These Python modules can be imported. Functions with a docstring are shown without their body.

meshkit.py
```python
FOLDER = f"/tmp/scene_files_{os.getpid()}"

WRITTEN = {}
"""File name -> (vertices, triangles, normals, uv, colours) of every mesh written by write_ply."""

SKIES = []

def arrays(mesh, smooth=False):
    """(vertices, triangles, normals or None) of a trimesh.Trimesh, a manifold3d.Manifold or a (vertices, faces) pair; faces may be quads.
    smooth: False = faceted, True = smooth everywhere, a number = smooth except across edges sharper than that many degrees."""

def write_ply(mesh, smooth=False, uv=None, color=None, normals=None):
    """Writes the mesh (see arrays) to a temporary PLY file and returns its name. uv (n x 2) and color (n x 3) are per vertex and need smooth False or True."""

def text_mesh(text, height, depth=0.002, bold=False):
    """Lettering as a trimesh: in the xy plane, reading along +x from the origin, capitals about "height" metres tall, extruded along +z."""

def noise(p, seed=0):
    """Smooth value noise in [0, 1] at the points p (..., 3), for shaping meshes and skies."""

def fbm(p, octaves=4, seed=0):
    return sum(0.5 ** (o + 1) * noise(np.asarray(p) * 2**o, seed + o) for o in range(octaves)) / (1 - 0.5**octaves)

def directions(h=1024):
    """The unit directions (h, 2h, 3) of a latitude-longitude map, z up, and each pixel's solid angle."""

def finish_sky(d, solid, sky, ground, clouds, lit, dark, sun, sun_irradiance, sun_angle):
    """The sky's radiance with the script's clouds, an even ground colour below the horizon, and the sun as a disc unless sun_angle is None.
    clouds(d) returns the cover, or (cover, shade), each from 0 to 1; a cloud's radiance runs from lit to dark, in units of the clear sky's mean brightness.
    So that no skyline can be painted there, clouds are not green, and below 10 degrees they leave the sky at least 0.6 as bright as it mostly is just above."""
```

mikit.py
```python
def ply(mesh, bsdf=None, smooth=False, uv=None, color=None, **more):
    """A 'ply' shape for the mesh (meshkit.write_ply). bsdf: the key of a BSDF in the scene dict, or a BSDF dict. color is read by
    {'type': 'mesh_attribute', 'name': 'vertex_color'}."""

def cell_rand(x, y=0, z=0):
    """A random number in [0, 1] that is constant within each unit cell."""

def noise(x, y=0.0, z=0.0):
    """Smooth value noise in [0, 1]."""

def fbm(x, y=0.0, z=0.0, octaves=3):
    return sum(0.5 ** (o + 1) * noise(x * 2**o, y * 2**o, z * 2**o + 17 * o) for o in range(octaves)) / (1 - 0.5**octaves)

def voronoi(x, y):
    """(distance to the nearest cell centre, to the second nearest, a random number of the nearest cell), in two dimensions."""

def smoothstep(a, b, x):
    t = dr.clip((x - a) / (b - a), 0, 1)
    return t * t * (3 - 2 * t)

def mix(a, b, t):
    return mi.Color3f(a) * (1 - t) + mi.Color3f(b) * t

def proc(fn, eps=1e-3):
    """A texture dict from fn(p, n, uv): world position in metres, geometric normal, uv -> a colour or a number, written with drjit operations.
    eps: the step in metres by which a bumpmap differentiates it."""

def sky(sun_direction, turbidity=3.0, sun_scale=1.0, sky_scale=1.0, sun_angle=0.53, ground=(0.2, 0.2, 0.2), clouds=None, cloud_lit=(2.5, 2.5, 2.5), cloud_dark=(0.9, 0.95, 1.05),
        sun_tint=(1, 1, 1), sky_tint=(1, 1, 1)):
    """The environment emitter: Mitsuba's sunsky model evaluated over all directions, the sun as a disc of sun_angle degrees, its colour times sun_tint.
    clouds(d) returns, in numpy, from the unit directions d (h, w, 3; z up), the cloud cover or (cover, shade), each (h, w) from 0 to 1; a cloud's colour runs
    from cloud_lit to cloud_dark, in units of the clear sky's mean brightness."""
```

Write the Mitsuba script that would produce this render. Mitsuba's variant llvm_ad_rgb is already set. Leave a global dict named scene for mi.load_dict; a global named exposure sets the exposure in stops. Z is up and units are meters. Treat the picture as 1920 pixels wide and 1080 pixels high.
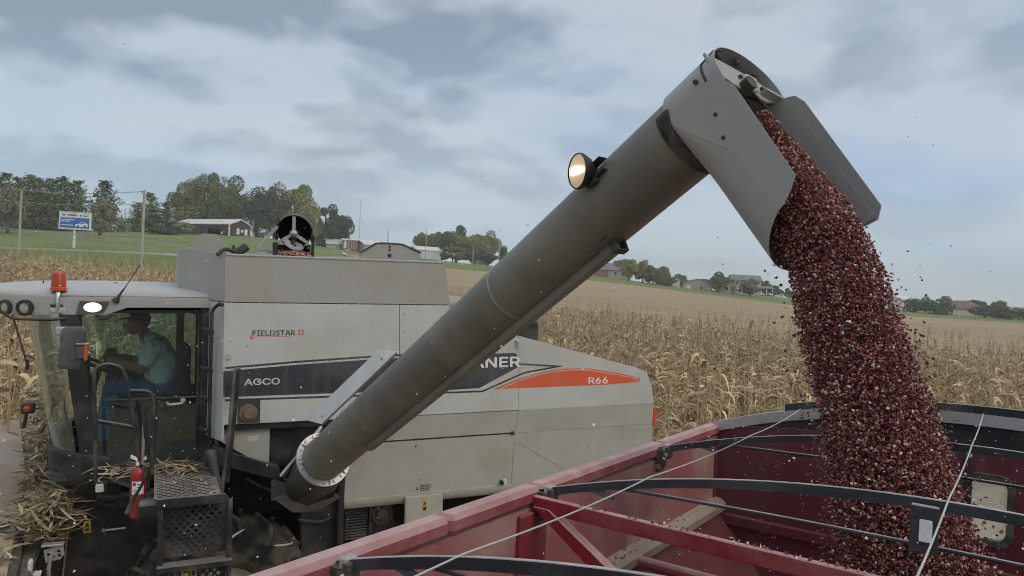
import math, random
import numpy as np, trimesh, manifold3d as m3, shapely
from shapely.geometry import Polygon, Point, box as sbox
from shapely import affinity
import drjit as dr, mitsuba as mi, mikit, meshkit
from mikit import proc, noise, fbm, smoothstep, mix, voronoi, cell_rand
T = mi.ScalarTransform4f
PI = math.pi
scene, labels = {'type': 'scene'}, {}

# ---------------------------------------------------------------- camera, sky, exposure
CAM_H, ROLL = 3.8, math.radians(2.7)
UP = [-math.sin(ROLL), 0, math.cos(ROLL)]
scene['camera'] = {'type': 'perspective', 'fov': math.degrees(2 * math.atan(960 / 1390)), 'fov_axis': 'x', 'near_clip': 0.05, 'far_clip': 6000.0,
                   'to_world': T().look_at(origin=[0, 0, CAM_H], target=[0, 10, CAM_H], up=UP)}
exposure = 2.1


def clouds(d):
    z = np.maximum(d[..., 2], 0.0)
    q = np.stack([d[..., 0], d[..., 1], z * 0], -1) / (z[..., None] + 0.30)
    w1 = meshkit.fbm(q * 1.6 + 3.1, 4, seed=5) - 0.5
    w2 = meshkit.fbm(q * 1.6 + 8.4, 4, seed=6) - 0.5
    q2 = q + 0.38 * np.stack([w1, w2, w1 * 0], -1)
    big = meshkit.fbm(q2 * np.array([2.1, 2.5, 1]) + [4.3, 1.7, 0], 5, seed=11)
    fine = meshkit.fbm(q2 * np.array([5.0, 6.2, 1]) + [1.3, 7.7, 0], 6, seed=23)
    lift = np.clip((z - 0.04) / 0.30, 0, 1)
    # heavier broken cloud to the left (north-west), a thinner blue-grey veil to the right
    side = np.clip(0.5 - 1.1 * d[..., 0], 0, 1)
    shade = np.clip((0.58 * big + 0.42 * fine - 0.455 + 0.07 * (side - 0.5)) / 0.14, 0, 1)
    shade = shade * (0.42 + 0.58 * lift) * (0.62 + 0.38 * side) * 0.62 + 0.36 + 0.08 * (1 - lift) + 0.16 * np.clip((z - 0.14) / 0.22, 0, 1)
    veil = np.clip((meshkit.fbm(q2 * np.array([0.8, 2.4, 1]) + [9.3, 2.2, 0], 4, seed=41) - 0.42) / 0.2, 0, 1)
    cover = 1.0 - (0.36 + 0.34 * veil) * (1 - 0.55 * lift) * (1 - 0.45 * side)
    # an overcast sky is brighter towards the zenith
    return cover, np.clip(shade * (1 - 0.80 * np.clip((z - 0.42) / 0.5, 0, 1)), 0, 1)


scene['sky'] = mikit.sky([0.72, -0.55, 0.80], turbidity=4, sun_scale=0.16, sun_angle=36, clouds=clouds, cloud_lit=(2.50, 2.68, 2.80), cloud_dark=(0.78, 0.96, 1.12),
                         sky_scale=1.0, sky_tint=(0.70, 0.85, 1.00), ground=(0.16, 0.14, 0.10))

# ---------------------------------------------------------------- helpers
def nrm(v):
    v = np.asarray(v, float)
    return v / np.linalg.norm(v)


class Frame:
    def __init__(s, o, ex, ey, ez):
        s.o, s.m = np.asarray(o, float), np.array([nrm(ex), nrm(ey), nrm(ez)])

    def __call__(s, p):
        return s.o + np.asarray(p, float) @ s.m

    def mat(s):
        a = np.eye(4)
        a[:3, :3], a[:3, 3] = s.m.T, s.o
        return a


_cx = nrm([0.9092, 0.4172, 0.0222 * 0.985])
_cy = nrm(np.cross([0, 0, 1], _cx))
CF = Frame([-2.455, 6.4, 0], _cx, _cy, np.cross(_cx, _cy))                # combine: u to its rear, n away from its near side, v up
_wx = nrm([0.571, 0.821, -0.006])
_wy = nrm(np.cross([0, 0, 1], _wx))
WF = Frame([1.141, 4.104, 3.106], _wx, _wy, np.cross(_wx, _wy))           # trailer: x along it, y towards the combine, z up from its rim
_t = nrm([0.515, -0.693, 0.504]); _l = nrm([-0.803, -0.596, 0]); _q = np.cross(_t, _l) * -1
_q = _q if _q[2] > 0 else -_q
AF = Frame([-1.534, 6.283, 2.269], _t, _l, _q)                            # auger: s along the tube, l to its near side, q up


def mk(v, f):
    return trimesh.Trimesh(np.asarray(v, float), np.asarray(f, int), process=False)


def cat(*ms):
    ms = [m for a in ms for m in (a if isinstance(a, (list, tuple)) else [a])]
    return trimesh.util.concatenate(ms)


def box(x0, x1, y0, y1, z0, z1, r=0.0):
    """A box, chamfered by r."""
    lo, hi = np.minimum([x0, y0, z0], [x1, y1, z1]), np.maximum([x0, y0, z0], [x1, y1, z1])
    if r <= 0:
        return trimesh.creation.box(bounds=[lo, hi])
    r = min(r, 0.45 * (hi - lo).min())
    pts = []
    for i in (0, 1):
        for j in (0, 1):
            for k in (0, 1):
                c = np.where([i, j, k], hi, lo)
                s = np.where([i, j, k], -r, r)
                for a in range(3):
                    p = c + s
                    p[a] = c[a]
                    pts.append(p)
    return trimesh.convex.convex_hull(np.array(pts))


def hull(pts):
    return trimesh.convex.convex_hull(np.asarray(pts, float))


def tube(pts, r, n=8, closed=False):
    """A round bar along the points; r a number or one per point."""
    p = np.asarray(pts, float)
    k = len(p)
    r = np.broadcast_to(np.asarray(r, float), (k,))
    t = np.gradient(p, axis=0)
    if closed:
        t = np.roll(p, -1, 0) - np.roll(p, 1, 0)
    t /= np.linalg.norm(t, axis=1, keepdims=True) + 1e-12
    a = np.cross(t[0], [0, 0, 1.0])
    if np.linalg.norm(a) < 0.1:
        a = np.cross(t[0], [1.0, 0, 0])
    a = nrm(a)
    ang = np.arange(n) * 2 * PI / n
    vs = []
    for i in range(k):
        a = a - t[i] * (a @ t[i])
        a = nrm(a)
        b = np.cross(t[i], a)
        vs.append(p[i] + r[i] * (np.cos(ang)[:, None] * a + np.sin(ang)[:, None] * b))
    v = np.vstack(vs)
    f = []
    for i in range(k if closed else k - 1):
        for j in range(n):
            a0, a1, b0, b1 = i * n + j, i * n + (j + 1) % n, (i + 1) % k * n + j, (i + 1) % k * n + (j + 1) % n
            f += [[a0, a1, b1], [a0, b1, b0]]
    if not closed:
        v = np.vstack([v, p[0], p[-1]])
        c0, c1 = len(v) - 2, len(v) - 1
        for j in range(n):
            f += [[c0, (j + 1) % n, j], [c1, (k - 1) * n + j, (k - 1) * n + (j + 1) % n]]
    return mk(v, f)


def arc_path(pts, r=0.05, n=5):
    """The polyline with its corners rounded."""
    p = [np.asarray(a, float) for a in pts]
    out = [p[0]]
    for a, b, c in zip(p, p[1:], p[2:]):
        d0, d1 = np.linalg.norm(a - b), np.linalg.norm(c - b)
        k = min(r, 0.45 * d0, 0.45 * d1)
        s, e = b + (a - b) / d0 * k, b + (c - b) / d1 * k
        for u in np.linspace(0, 1, n):
            out.append((1 - u) ** 2 * s + 2 * u * (1 - u) * b + u * u * e)
    return np.array(out + [p[-1]])


def prism(poly, t, axis='n', at=0.0):
    """A flat piece of thickness t from a 2-D polygon (list or shapely). axis 'n': the polygon lies in (u, v) and its front is at n = at - t;
    'z': in (x, y), top at z = at + t; 'x': in (y, z), front at x = at - t."""
    g = poly if hasattr(poly, 'geom_type') else Polygon(poly)
    if not g.is_valid:
        g = g.buffer(0)
    ms = [trimesh.creation.extrude_polygon(a, t, engine='earcut') for a in getattr(g, 'geoms', [g])]
    m = cat(*ms)
    v = m.vertices
    if axis == 'n':
        w = np.stack([v[:, 0], at - v[:, 2], v[:, 1]], 1)
    elif axis == 'x':
        w = np.stack([at - t + v[:, 2], v[:, 0], v[:, 1]], 1)
    else:
        w = v + [0, 0, at]
    return mk(w, m.faces)


def lathe(prof, n=24, ax=(0, 0, 1), at=(0, 0, 0)):
    """A solid of revolution of (radius, height) points about the axis ax."""
    prof = np.asarray(prof, float)
    ang = np.arange(n) * 2 * PI / n
    v = np.stack([prof[:, 0, None] * np.cos(ang), prof[:, 0, None] * np.sin(ang), np.repeat(prof[:, 1, None], n, 1)], -1).reshape(-1, 3)
    f = []
    for i in range(len(prof) - 1):
        for j in range(n):
            a0, a1, b0, b1 = i * n + j, i * n + (j + 1) % n, (i + 1) * n + j, (i + 1) * n + (j + 1) % n
            f += [[a0, a1, b1], [a0, b1, b0]]
    ax = nrm(ax)
    x = nrm(np.cross(ax, [0.3, 0.9, 0.1]))
    y = np.cross(ax, x)
    return mk(v @ np.array([x, y, ax]) + np.asarray(at, float), f)


def disc_bolt(at, ax, r=0.012, h=0.01):
    return lathe([(0.0001, h), (r * 0.8, h), (r, h * 0.6), (r, 0)], 6, ax, at)


def shell(v, f, t):
    """Thin sheet of thickness t (inwards along minus the normal)."""
    m = mk(v, f)
    n = m.vertex_normals
    k = len(v)
    f = np.asarray(f)
    e = np.sort(np.vstack([f[:, [0, 1]], f[:, [1, 2]], f[:, [2, 0]]]), 1)
    raw = np.vstack([f[:, [0, 1]], f[:, [1, 2]], f[:, [2, 0]]])
    _, idx, cnt = np.unique(e, axis=0, return_index=True, return_counts=True)
    bd = raw[idx[cnt == 1]]
    rim = np.vstack([np.stack([bd[:, 1], bd[:, 0], bd[:, 0] + k], 1), np.stack([bd[:, 1], bd[:, 0] + k, bd[:, 1] + k], 1)])
    return mk(np.vstack([v, np.asarray(v) - n * t]), np.vstack([f, f[:, ::-1] + k, rim]))


def grid(rows):
    """(vertices, faces) of a quad grid from rows of points."""
    a = np.asarray(rows, float)
    r, c = a.shape[:2]
    i = np.arange((r - 1) * c).reshape(r - 1, c)[:, :-1].ravel()
    return a.reshape(-1, 3), np.vstack([np.stack([i, i + 1, i + c + 1], 1), np.stack([i, i + c + 1, i + c], 1)])


def numbered(key):
    if key not in scene and key not in used:
        used.add(key)
        return key
    k = 1
    while f'{key}_{k:03d}' in used:
        k += 1
    used.add(f'{key}_{k:03d}')
    return f'{key}_{k:03d}'


used = set()


def put(key, mesh, mat, frame=None, smooth=False, color=None, label=None, warp=None, **more):
    """Adds ONE entry to the scene and returns its key."""
    key = numbered(key)
    if frame is not None or warp is not None:
        v = np.array(mesh.vertices)
        if warp is not None:
            v = warp(v)
        f = mesh.faces
        if frame is not None:
            v, f = frame(v), f[:, ::-1] if np.linalg.det(frame.m) < 0 else f
        mesh = mk(v, f)
    scene[key] = mikit.ply(mesh, mat, smooth=smooth, color=color, **more)
    if label:
        labels[key] = {'label': label}
    return key


def tag(key, label, cat=None, group=None, kind=None):
    d = {'label': label}
    if cat:
        d['category'] = cat
    if group:
        d['group'] = group
    if kind:
        d['kind'] = kind
    labels[key] = d
    used.add(key)
    return key


def text(s, h, at_u, at_v, n0, stretch=1.0, bold=True, depth=0.0012):
    m = meshkit.text_mesh(s, h, depth, bold)
    v = m.vertices
    return mk(np.stack([at_u + v[:, 0] * stretch, n0 - v[:, 2], at_v + v[:, 1]], 1), m.faces)


def strip(pts, w):
    """A 2-D band of width w along the points."""
    return shapely.LineString(pts).buffer(w / 2, cap_style='flat', join_style='mitre')

# ---------------------------------------------------------------- materials
def C3(a):
    return mi.Color3f(*a)


def mat(name, tex, rough=0.5, spec=0.4, metal=0.0, **kw):
    b = {'type': 'principled', 'base_color': tex if isinstance(tex, dict) else {'type': 'rgb', 'value': list(tex)}, 'roughness': rough, 'specular': spec, 'metallic': metal, **kw}
    if name in WAVY:
        k_ = WAVY[name]
        b = {'type': 'bumpmap', 'bsdf': b, 'scale': 1.0, 'arbitrary': {**proc(lambda p, n, uv: k_ * (noise(p.x * 2.3 + p.y * 1.1, p.y * 2.3 - p.x, p.z * 2.6) + 0.35 * noise(p.x * 6.1, p.y * 6.1, p.z * 5.3)), 0.01)}}
    scene[name] = {'type': 'twosided', 'bsdf': b}


WAVY = {'silver_paint': 0.0045, 'lower_paint': 0.0055, 'tank_paint': 0.005, 'trailer_inside': 0.008, 'trailer_end': 0.008, 'auger_paint': 0.002, 'spout_paint': 0.003, 'roof_paint': 0.003}


def dusty(paint, dust, amount=0.35, scale=3.0, top=0.7, streak=0.0, fine=0.12):
    """Paint under field dust: patches, speckle, and more of it on faces that look up."""
    def fn(p, n, uv):
        k = fbm(p.x * scale, p.y * scale, p.z * scale, 4)
        k = smoothstep(0.35, 0.75, k) * amount
        if streak:
            k = k + streak * smoothstep(0.5, 0.8, fbm((p.x + p.y) * 14, (p.x - p.y) * 14, p.z * 0.9, 3))
        k = k + top * smoothstep(0.35, 0.95, n.z) * (0.55 + 0.45 * noise(p.x * 22, p.y * 22, p.z * 22))
        s = noise(p.x * 160, p.y * 160, p.z * 160)
        k = dr.clip(k + fine * (s - 0.5), 0, 1)
        return mix(C3(paint), C3(dust), k)
    return proc(fn)


DUST = (0.36, 0.31, 0.24)
mat('silver_paint', dusty((0.50, 0.515, 0.50), (0.39, 0.37, 0.32), 0.50, 2.2, 0.5, 0.14, 0.12), 0.42, 0.45)
mat('lower_paint', dusty((0.44, 0.445, 0.415), (0.36, 0.33, 0.26), 0.60, 2.0, 0.5, 0.18, 0.12), 0.5, 0.4)
mat('tank_paint', dusty((0.37, 0.37, 0.355), (0.35, 0.32, 0.27), 0.6, 2.6, 0.6, 0.35, 0.10), 0.5, 0.4)
mat('roof_paint', dusty((0.37, 0.375, 0.385), (0.50, 0.42, 0.31), 0.35, 3.0, 0.85, 0.0, 0.22), 0.4, 0.45)
mat('auger_paint', dusty((0.165, 0.155, 0.138), (0.27, 0.247, 0.205), 0.5, 4.0, 0.75, 0.1, 0.12), 0.48, 0.4)
mat('spout_paint', dusty((0.32, 0.318, 0.315), (0.35, 0.325, 0.285), 0.5, 5.0, 0.55, 0.15, 0.12), 0.42, 0.45)
mat('cast_iron', dusty((0.045, 0.044, 0.043), (0.15, 0.13, 0.10), 0.4, 6.0, 0.5), 0.7, 0.3)
mat('black_paint', dusty((0.017, 0.019, 0.023), (0.13, 0.115, 0.095), 0.4, 5.0, 0.45, 0.0, 0.1), 0.55, 0.4)
mat('black_bar', dusty((0.022, 0.024, 0.028), (0.30, 0.28, 0.25), 0.25, 6.0, 0.75, 0.0, 0.12), 0.5, 0.4)
mat('black_decal', dusty((0.035, 0.037, 0.045), (0.16, 0.15, 0.14), 0.3, 3.0, 0.3, 0.15, 0.08), 0.4, 0.4)
mat('grey_plastic', dusty((0.075, 0.078, 0.085), (0.22, 0.2, 0.17), 0.4, 8.0, 0.5), 0.6, 0.3)
mat('dark_interior', (0.012, 0.013, 0.014), 0.8, 0.2)
mat('cab_dark', (0.055, 0.068, 0.07), 0.7, 0.3)
mat('deck_litter', dusty((0.42, 0.44, 0.46), (0.36, 0.275, 0.19), 1.0, 2.4, 0.85, 0.0, 0.35), 0.7, 0.3)
mat('rubber', dusty((0.024, 0.025, 0.027), (0.22, 0.19, 0.145), 0.6, 7.0, 0.7), 0.8, 0.25)
mat('galvanised', dusty((0.50, 0.52, 0.53), (0.40, 0.36, 0.30), 0.4, 7.0, 0.4), 0.38, 0.5, 0.5)
mat('bright_steel', (0.62, 0.62, 0.62), 0.3, 0.5, 0.8)
mat('white_decal', dusty((0.74, 0.74, 0.74), (0.5, 0.47, 0.42), 0.35, 6.0, 0.3), 0.5, 0.4)
mat('pale_decal', dusty((0.56, 0.57, 0.56), (0.45, 0.42, 0.38), 0.35, 6.0, 0.3), 0.5, 0.4)
mat('orange_decal', dusty((0.68, 0.10, 0.035), (0.45, 0.24, 0.16), 0.25, 4.0, 0.3), 0.45, 0.4)
mat('yellow_decal', dusty((0.58, 0.40, 0.05), (0.36, 0.3, 0.16), 0.3, 9.0, 0.3), 0.5, 0.4)
mat('guard_paint', dusty((0.66, 0.68, 0.68), (0.45, 0.42, 0.37), 0.3, 5.0, 0.2), 0.45, 0.4)
mat('red_enamel', dusty((0.33, 0.012, 0.018), (0.32, 0.16, 0.14), 0.3, 7.0, 0.5), 0.35, 0.5)
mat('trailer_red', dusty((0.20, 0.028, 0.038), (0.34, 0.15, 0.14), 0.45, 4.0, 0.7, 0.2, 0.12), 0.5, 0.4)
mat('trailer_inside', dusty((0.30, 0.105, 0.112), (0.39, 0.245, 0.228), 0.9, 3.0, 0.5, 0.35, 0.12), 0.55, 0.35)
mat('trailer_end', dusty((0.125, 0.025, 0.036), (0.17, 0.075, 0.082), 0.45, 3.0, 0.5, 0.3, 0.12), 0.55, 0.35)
mat('brace_red', dusty((0.22, 0.013, 0.022), (0.54, 0.33, 0.32), 0.3, 5.0, 0.95), 0.45, 0.4)
mat('rail_pink', dusty((0.25, 0.060, 0.068), (0.50, 0.33, 0.32), 0.3, 5.0, 0.95, 0.1, 0.16), 0.55, 0.35)
mat('ledge_beige', dusty((0.27, 0.20, 0.17), (0.41, 0.36, 0.29), 0.6, 6.0, 0.7), 0.7, 0.3)
mat('bow_paint', dusty((0.022, 0.026, 0.034), (0.50, 0.48, 0.45), 0.07, 6.0, 0.95, 0.0, 0.05), 0.45, 0.4)
mat('rusty', dusty((0.17, 0.14, 0.11), (0.26, 0.21, 0.16), 0.5, 9.0, 0.4), 0.8, 0.2)
mat('cable', (0.55, 0.54, 0.52), 0.5, 0.5, 0.3)
mat('plain_white', (0.78, 0.78, 0.77), 0.5, 0.4)
mat('orange_plastic', (0.62, 0.10, 0.02), 0.3, 0.5)
mat('lens_amber', (0.55, 0.42, 0.28), 0.25, 0.5)
mat('amber_plastic', (0.44, 0.062, 0.024), 0.25, 0.5)
mat('vertex_dull', {'type': 'mesh_attribute', 'name': 'vertex_color'}, 0.8, 0.2)
mat('kernel_skin', {'type': 'mesh_attribute', 'name': 'vertex_color'}, 0.27, 0.7)
mat('leaf', {'type': 'mesh_attribute', 'name': 'vertex_color'}, 0.75, 0.2)
mat('bark', (0.10, 0.085, 0.07), 0.9, 0.2)


def film(key, base, weight):
    """Dust film on a pane: base under a patchy thin layer of dust."""
    scene[key] = {'type': 'blendbsdf', 'weight': proc(lambda p, n, uv: dr.clip(weight * (0.45 + 1.1 * fbm(p.x * 4, p.y * 4, p.z * 2.2, 3)), 0, 1)), 'a': base, 'b': {'type': 'twosided', 'bsdf': {'type': 'diffuse', 'reflectance': {'type': 'rgb', 'value': [0.38, 0.47, 0.45]}}}}


film('side_glass', {'type': 'thindielectric', 'int_ior': 1.5, 'specular_transmittance': {'type': 'rgb', 'value': [0.52, 0.70, 0.67]}}, 0.042)
film('screen_glass', {'type': 'thindielectric', 'int_ior': 1.5, 'specular_transmittance': {'type': 'rgb', 'value': [0.78, 0.88, 0.81]}}, 0.10)
scene['hatch_glass'] = {'type': 'blendbsdf', 'weight': 0.55, 'a': {'type': 'thindielectric', 'int_ior': 1.5}, 'b': {'type': 'principledthin', 'base_color': {'type': 'rgb', 'value': [0.86, 0.83, 0.74]}, 'roughness': 0.6, 'diff_trans': 1.5}}

# ================================================================ the combine
CB = 'combine_harvester'
tag(CB, 'silver grey combine harvester with its unloading auger swung out over the red trailer', 'combine harvester')


def P(path, mesh, m, smooth=False, label=None, warp=None, frame=None, **kw):
    return put(f'{CB}__{path}', mesh, m, frame or CF, smooth, None, label, warp, **kw)


def bulge(v):
    """The side is creased at v = 2.49: it leans back above and tucks in below."""
    w = v.copy()
    z = v[:, 2]
    w[:, 1] += np.where(z > 2.49, 0.06 * (np.minimum(z, 3.556) - 2.49), np.where(z > 2.24, 0.30 * (2.49 - z), 0.075 + 0.10 * (2.24 - z)))
    return w


def cut(poly, v0, v1):
    return Polygon(poly).buffer(0).intersection(sbox(-9, v0, 9, v1))


# --- dark inner body that the panels hang on
P('chassis', cat(box(0.16, 4.45, 0.45, 3.0, 1.55, 2.45), box(0.16, 2.8, 0.30, 3.05, 2.4, 3.5), box(2.8, 4.0, 0.40, 2.9, 2.4, 2.85), box(0.3, 4.2, 0.5, 2.9, 1.0, 1.55)), 'dark_interior')
# --- side panels
P('side_panel', prism([(0.08, 2.50), (0.08, 3.553), (1.630, 3.553), (1.630, 2.495)], 0.03, at=0.03), 'silver_paint', warp=bulge)
P('side_panel', prism([(1.637, 2.495), (1.637, 3.553), (2.13, 3.553), (2.16, 3.40), (2.26, 3.27), (2.846, 3.246), (2.892, 3.25), (2.892, 2.495)], 0.03, at=0.03), 'silver_paint', warp=bulge)
rear = [(2.896, 1.45), (2.896, 3.25), (4.332, 2.892), (4.44, 2.855), (4.49, 2.80), (4.53, 2.704), (4.621, 2.132), (4.66, 1.45)]
P('rear_panel', cat(prism(cut(rear, 2.492, 9), 0.03, at=0.03), prism(cut(rear, 2.244, 2.490), 0.03, at=0.03)), 'silver_paint', warp=bulge)
P('rear_panel', prism(cut(rear, 1.45, 2.242), 0.03, at=0.03), 'lower_paint', warp=bulge)
fold = grid([[(2.91, -0.004, 2.165), (2.91, 0.0, 1.6)], [(3.36, -0.004, 1.905), (3.36, 0.0, 1.6)]])
P('rear_rib', prism(strip([(2.925, 2.155), (3.363, 1.901), (3.9, 1.60)], 0.012), 0.006, at=0.0), 'lower_paint', warp=bulge)
P('lower_panel', prism([(1.20, 2.246), (1.20, 2.488), (2.892, 2.488), (2.892, 2.246)], 0.03, at=0.03), 'silver_paint', warp=bulge)
lp = prism([(1.160, 1.70), (1.175, 2.238), (2.892, 2.238), (2.892, 1.70)], 0.03, at=0.03)
P('lower_panel', lp, 'lower_paint', warp=bulge)
roll = [[(u, 0.129 + 0.10 * (1 - math.cos(a)), 1.70 - 0.10 * math.sin(a)) for u in (1.160, 2.892)] for a in np.linspace(0, 1.45, 8)]
P('panel_lip', shell(*grid(roll), 0.012), 'lower_paint', 40)
P('panel_edge', prism([(1.40, 2.236), (1.40, 2.252), (2.88, 2.252), (2.88, 2.236)], 0.006, at=0.005), 'black_paint', warp=bulge)
P('latch', cat(box(2.845, 2.885, 0.06, 0.09, 2.225, 2.262, 0.004)), 'black_paint')
P('latch', cat(box(2.76, 2.785, 0.07, 0.12, 1.71, 1.76, 0.006), disc_bolt((2.772, 0.07, 1.735), (0, -1, 0), 0.012, 0.012)), 'black_paint')
P('sticker', prism(Polygon([(2.80, 1.705), (2.835, 1.705), (2.835, 1.765), (2.80, 1.765)]).difference(sbox(2.811, 1.722, 2.823, 1.748)), 0.003, at=-0.001), 'plain_white', warp=bulge)
P('latch', cat(tube([(2.875, 0.02, 3.20), (2.872, 0.02, 3.12)], 0.010), disc_bolt((2.874, 0.04, 3.20), (0, -1, 0), 0.016, 0.03)), 'galvanised')
# service plate and warning stickers low on the panel
P('service_cover', box(1.745, 2.13, 0.075, 0.115, 1.36, 1.690, 0.008), 'lower_paint')
P('sticker', prism([(1.918, 1.53), (1.962, 1.53), (1.962, 1.66), (1.918, 1.66)], 0.003, at=0.074), 'yellow_decal')
P('sticker', cat(prism([(1.925, 1.60), (1.955, 1.60), (1.94, 1.632)], 0.002, at=0.0705), prism([(1.925, 1.545), (1.955, 1.545), (1.955, 1.58), (1.925, 1.58)], 0.002, at=0.0705)), 'black_decal')
P('warning_label', cat(prism([(1.862, 1.735), (1.890, 1.735), (1.876, 1.772)], 0.003, at=-0.001), *[prism(sbox(1.905, 1.775 - 0.017 * i, 2.02 - 0.02 * (i % 2), 1.782 - 0.017 * i), 0.003, at=-0.001) for i in range(4)]), 'grey_plastic', warp=bulge)
# rivets, scuffs and hinges that give the sheet metal some scale
for u, v in [(1.68, 3.47), (1.68, 3.30), (1.68, 3.16), (1.85, 3.49), (0.12, 3.22), (0.20, 3.77), (1.93, 3.72), (1.86, 3.75)]:
    P('bolt', disc_bolt((u, 0.0, v), (0, -1, 0.05), 0.009, 0.008), 'galvanised', warp=bulge)
for u in (1.3, 1.6, 1.9, 2.2, 2.5, 2.8):
    P('bolt', disc_bolt((u, 0.0, 1.80), (0, -1, 0.05), 0.007, 0.005), 'lower_paint', warp=bulge)
P('clip', cat(box(0.085, 0.125, -0.012, 0.01, 3.06, 3.10, 0.004), box(0.095, 0.115, -0.016, 0.01, 3.075, 3.115, 0.003)), 'lower_paint', warp=bulge)

# --- printed bands and lettering
D = dict(warp=bulge)
P('black_band', prism([(0.082, 2.738), (0.082, 2.962), (0.7, 3.004), (1.326, 3.036), (1.9, 3.056), (2.397, 3.067), (2.83, 3.076), (2.868, 3.068), (2.878, 3.043), (2.876, 2.923), (2.463, 2.733), (2.115, 2.723), (1.1, 2.735)], 0.0015, at=0.0), 'black_decal', **D)
P('black_line', prism(strip([(0.082, 2.988), (0.7, 3.030), (1.375, 3.064), (1.9, 3.081), (2.3, 3.090)], 0.018), 0.0015, at=0.0), 'black_decal', **D)
P('black_line', prism(strip([(0.082, 2.710), (1.037, 2.705), (2.126, 2.700), (2.493, 2.698), (2.962, 2.872), (3.36, 2.927), (2.90, 2.962)], 0.017), 0.0015, at=0.0), 'black_decal', **D)
orange = Polygon([(2.609, 2.712), (2.9, 2.815), (3.15, 2.868), (3.3, 2.890), (3.428, 2.900), (3.60, 2.902), (3.753, 2.893), (4.05, 2.845), (4.36, 2.782), (4.377, 2.765), (4.375, 2.735), (4.36, 2.722), (3.892, 2.706)])
inner = Polygon([(2.70, 2.716), (2.93, 2.798), (3.15, 2.848), (3.3, 2.869), (3.428, 2.879), (3.60, 2.881), (3.75, 2.872), (4.05, 2.823), (4.345, 2.765), (4.352, 2.745), (4.345, 2.731), (3.892, 2.715)])
P('orange_band', prism(inner, 0.0015, at=0.0), 'orange_decal', **D)
P('orange_line', prism(orange.difference(inner.buffer(0.009)), 0.0015, at=0.0), 'orange_decal', **D)
P('lettering', text('AGCO', 0.054, 0.236, 2.835, -0.0025, 1.40), 'pale_decal', **D)
P('lettering', text('FIELDSTAR', 0.046, 0.296, 3.267, -0.001, 1.06), 'black_decal', **D)
P('lettering', text('II', 0.043, 0.682, 3.270, -0.001, 1.3), 'orange_decal', **D)
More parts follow.
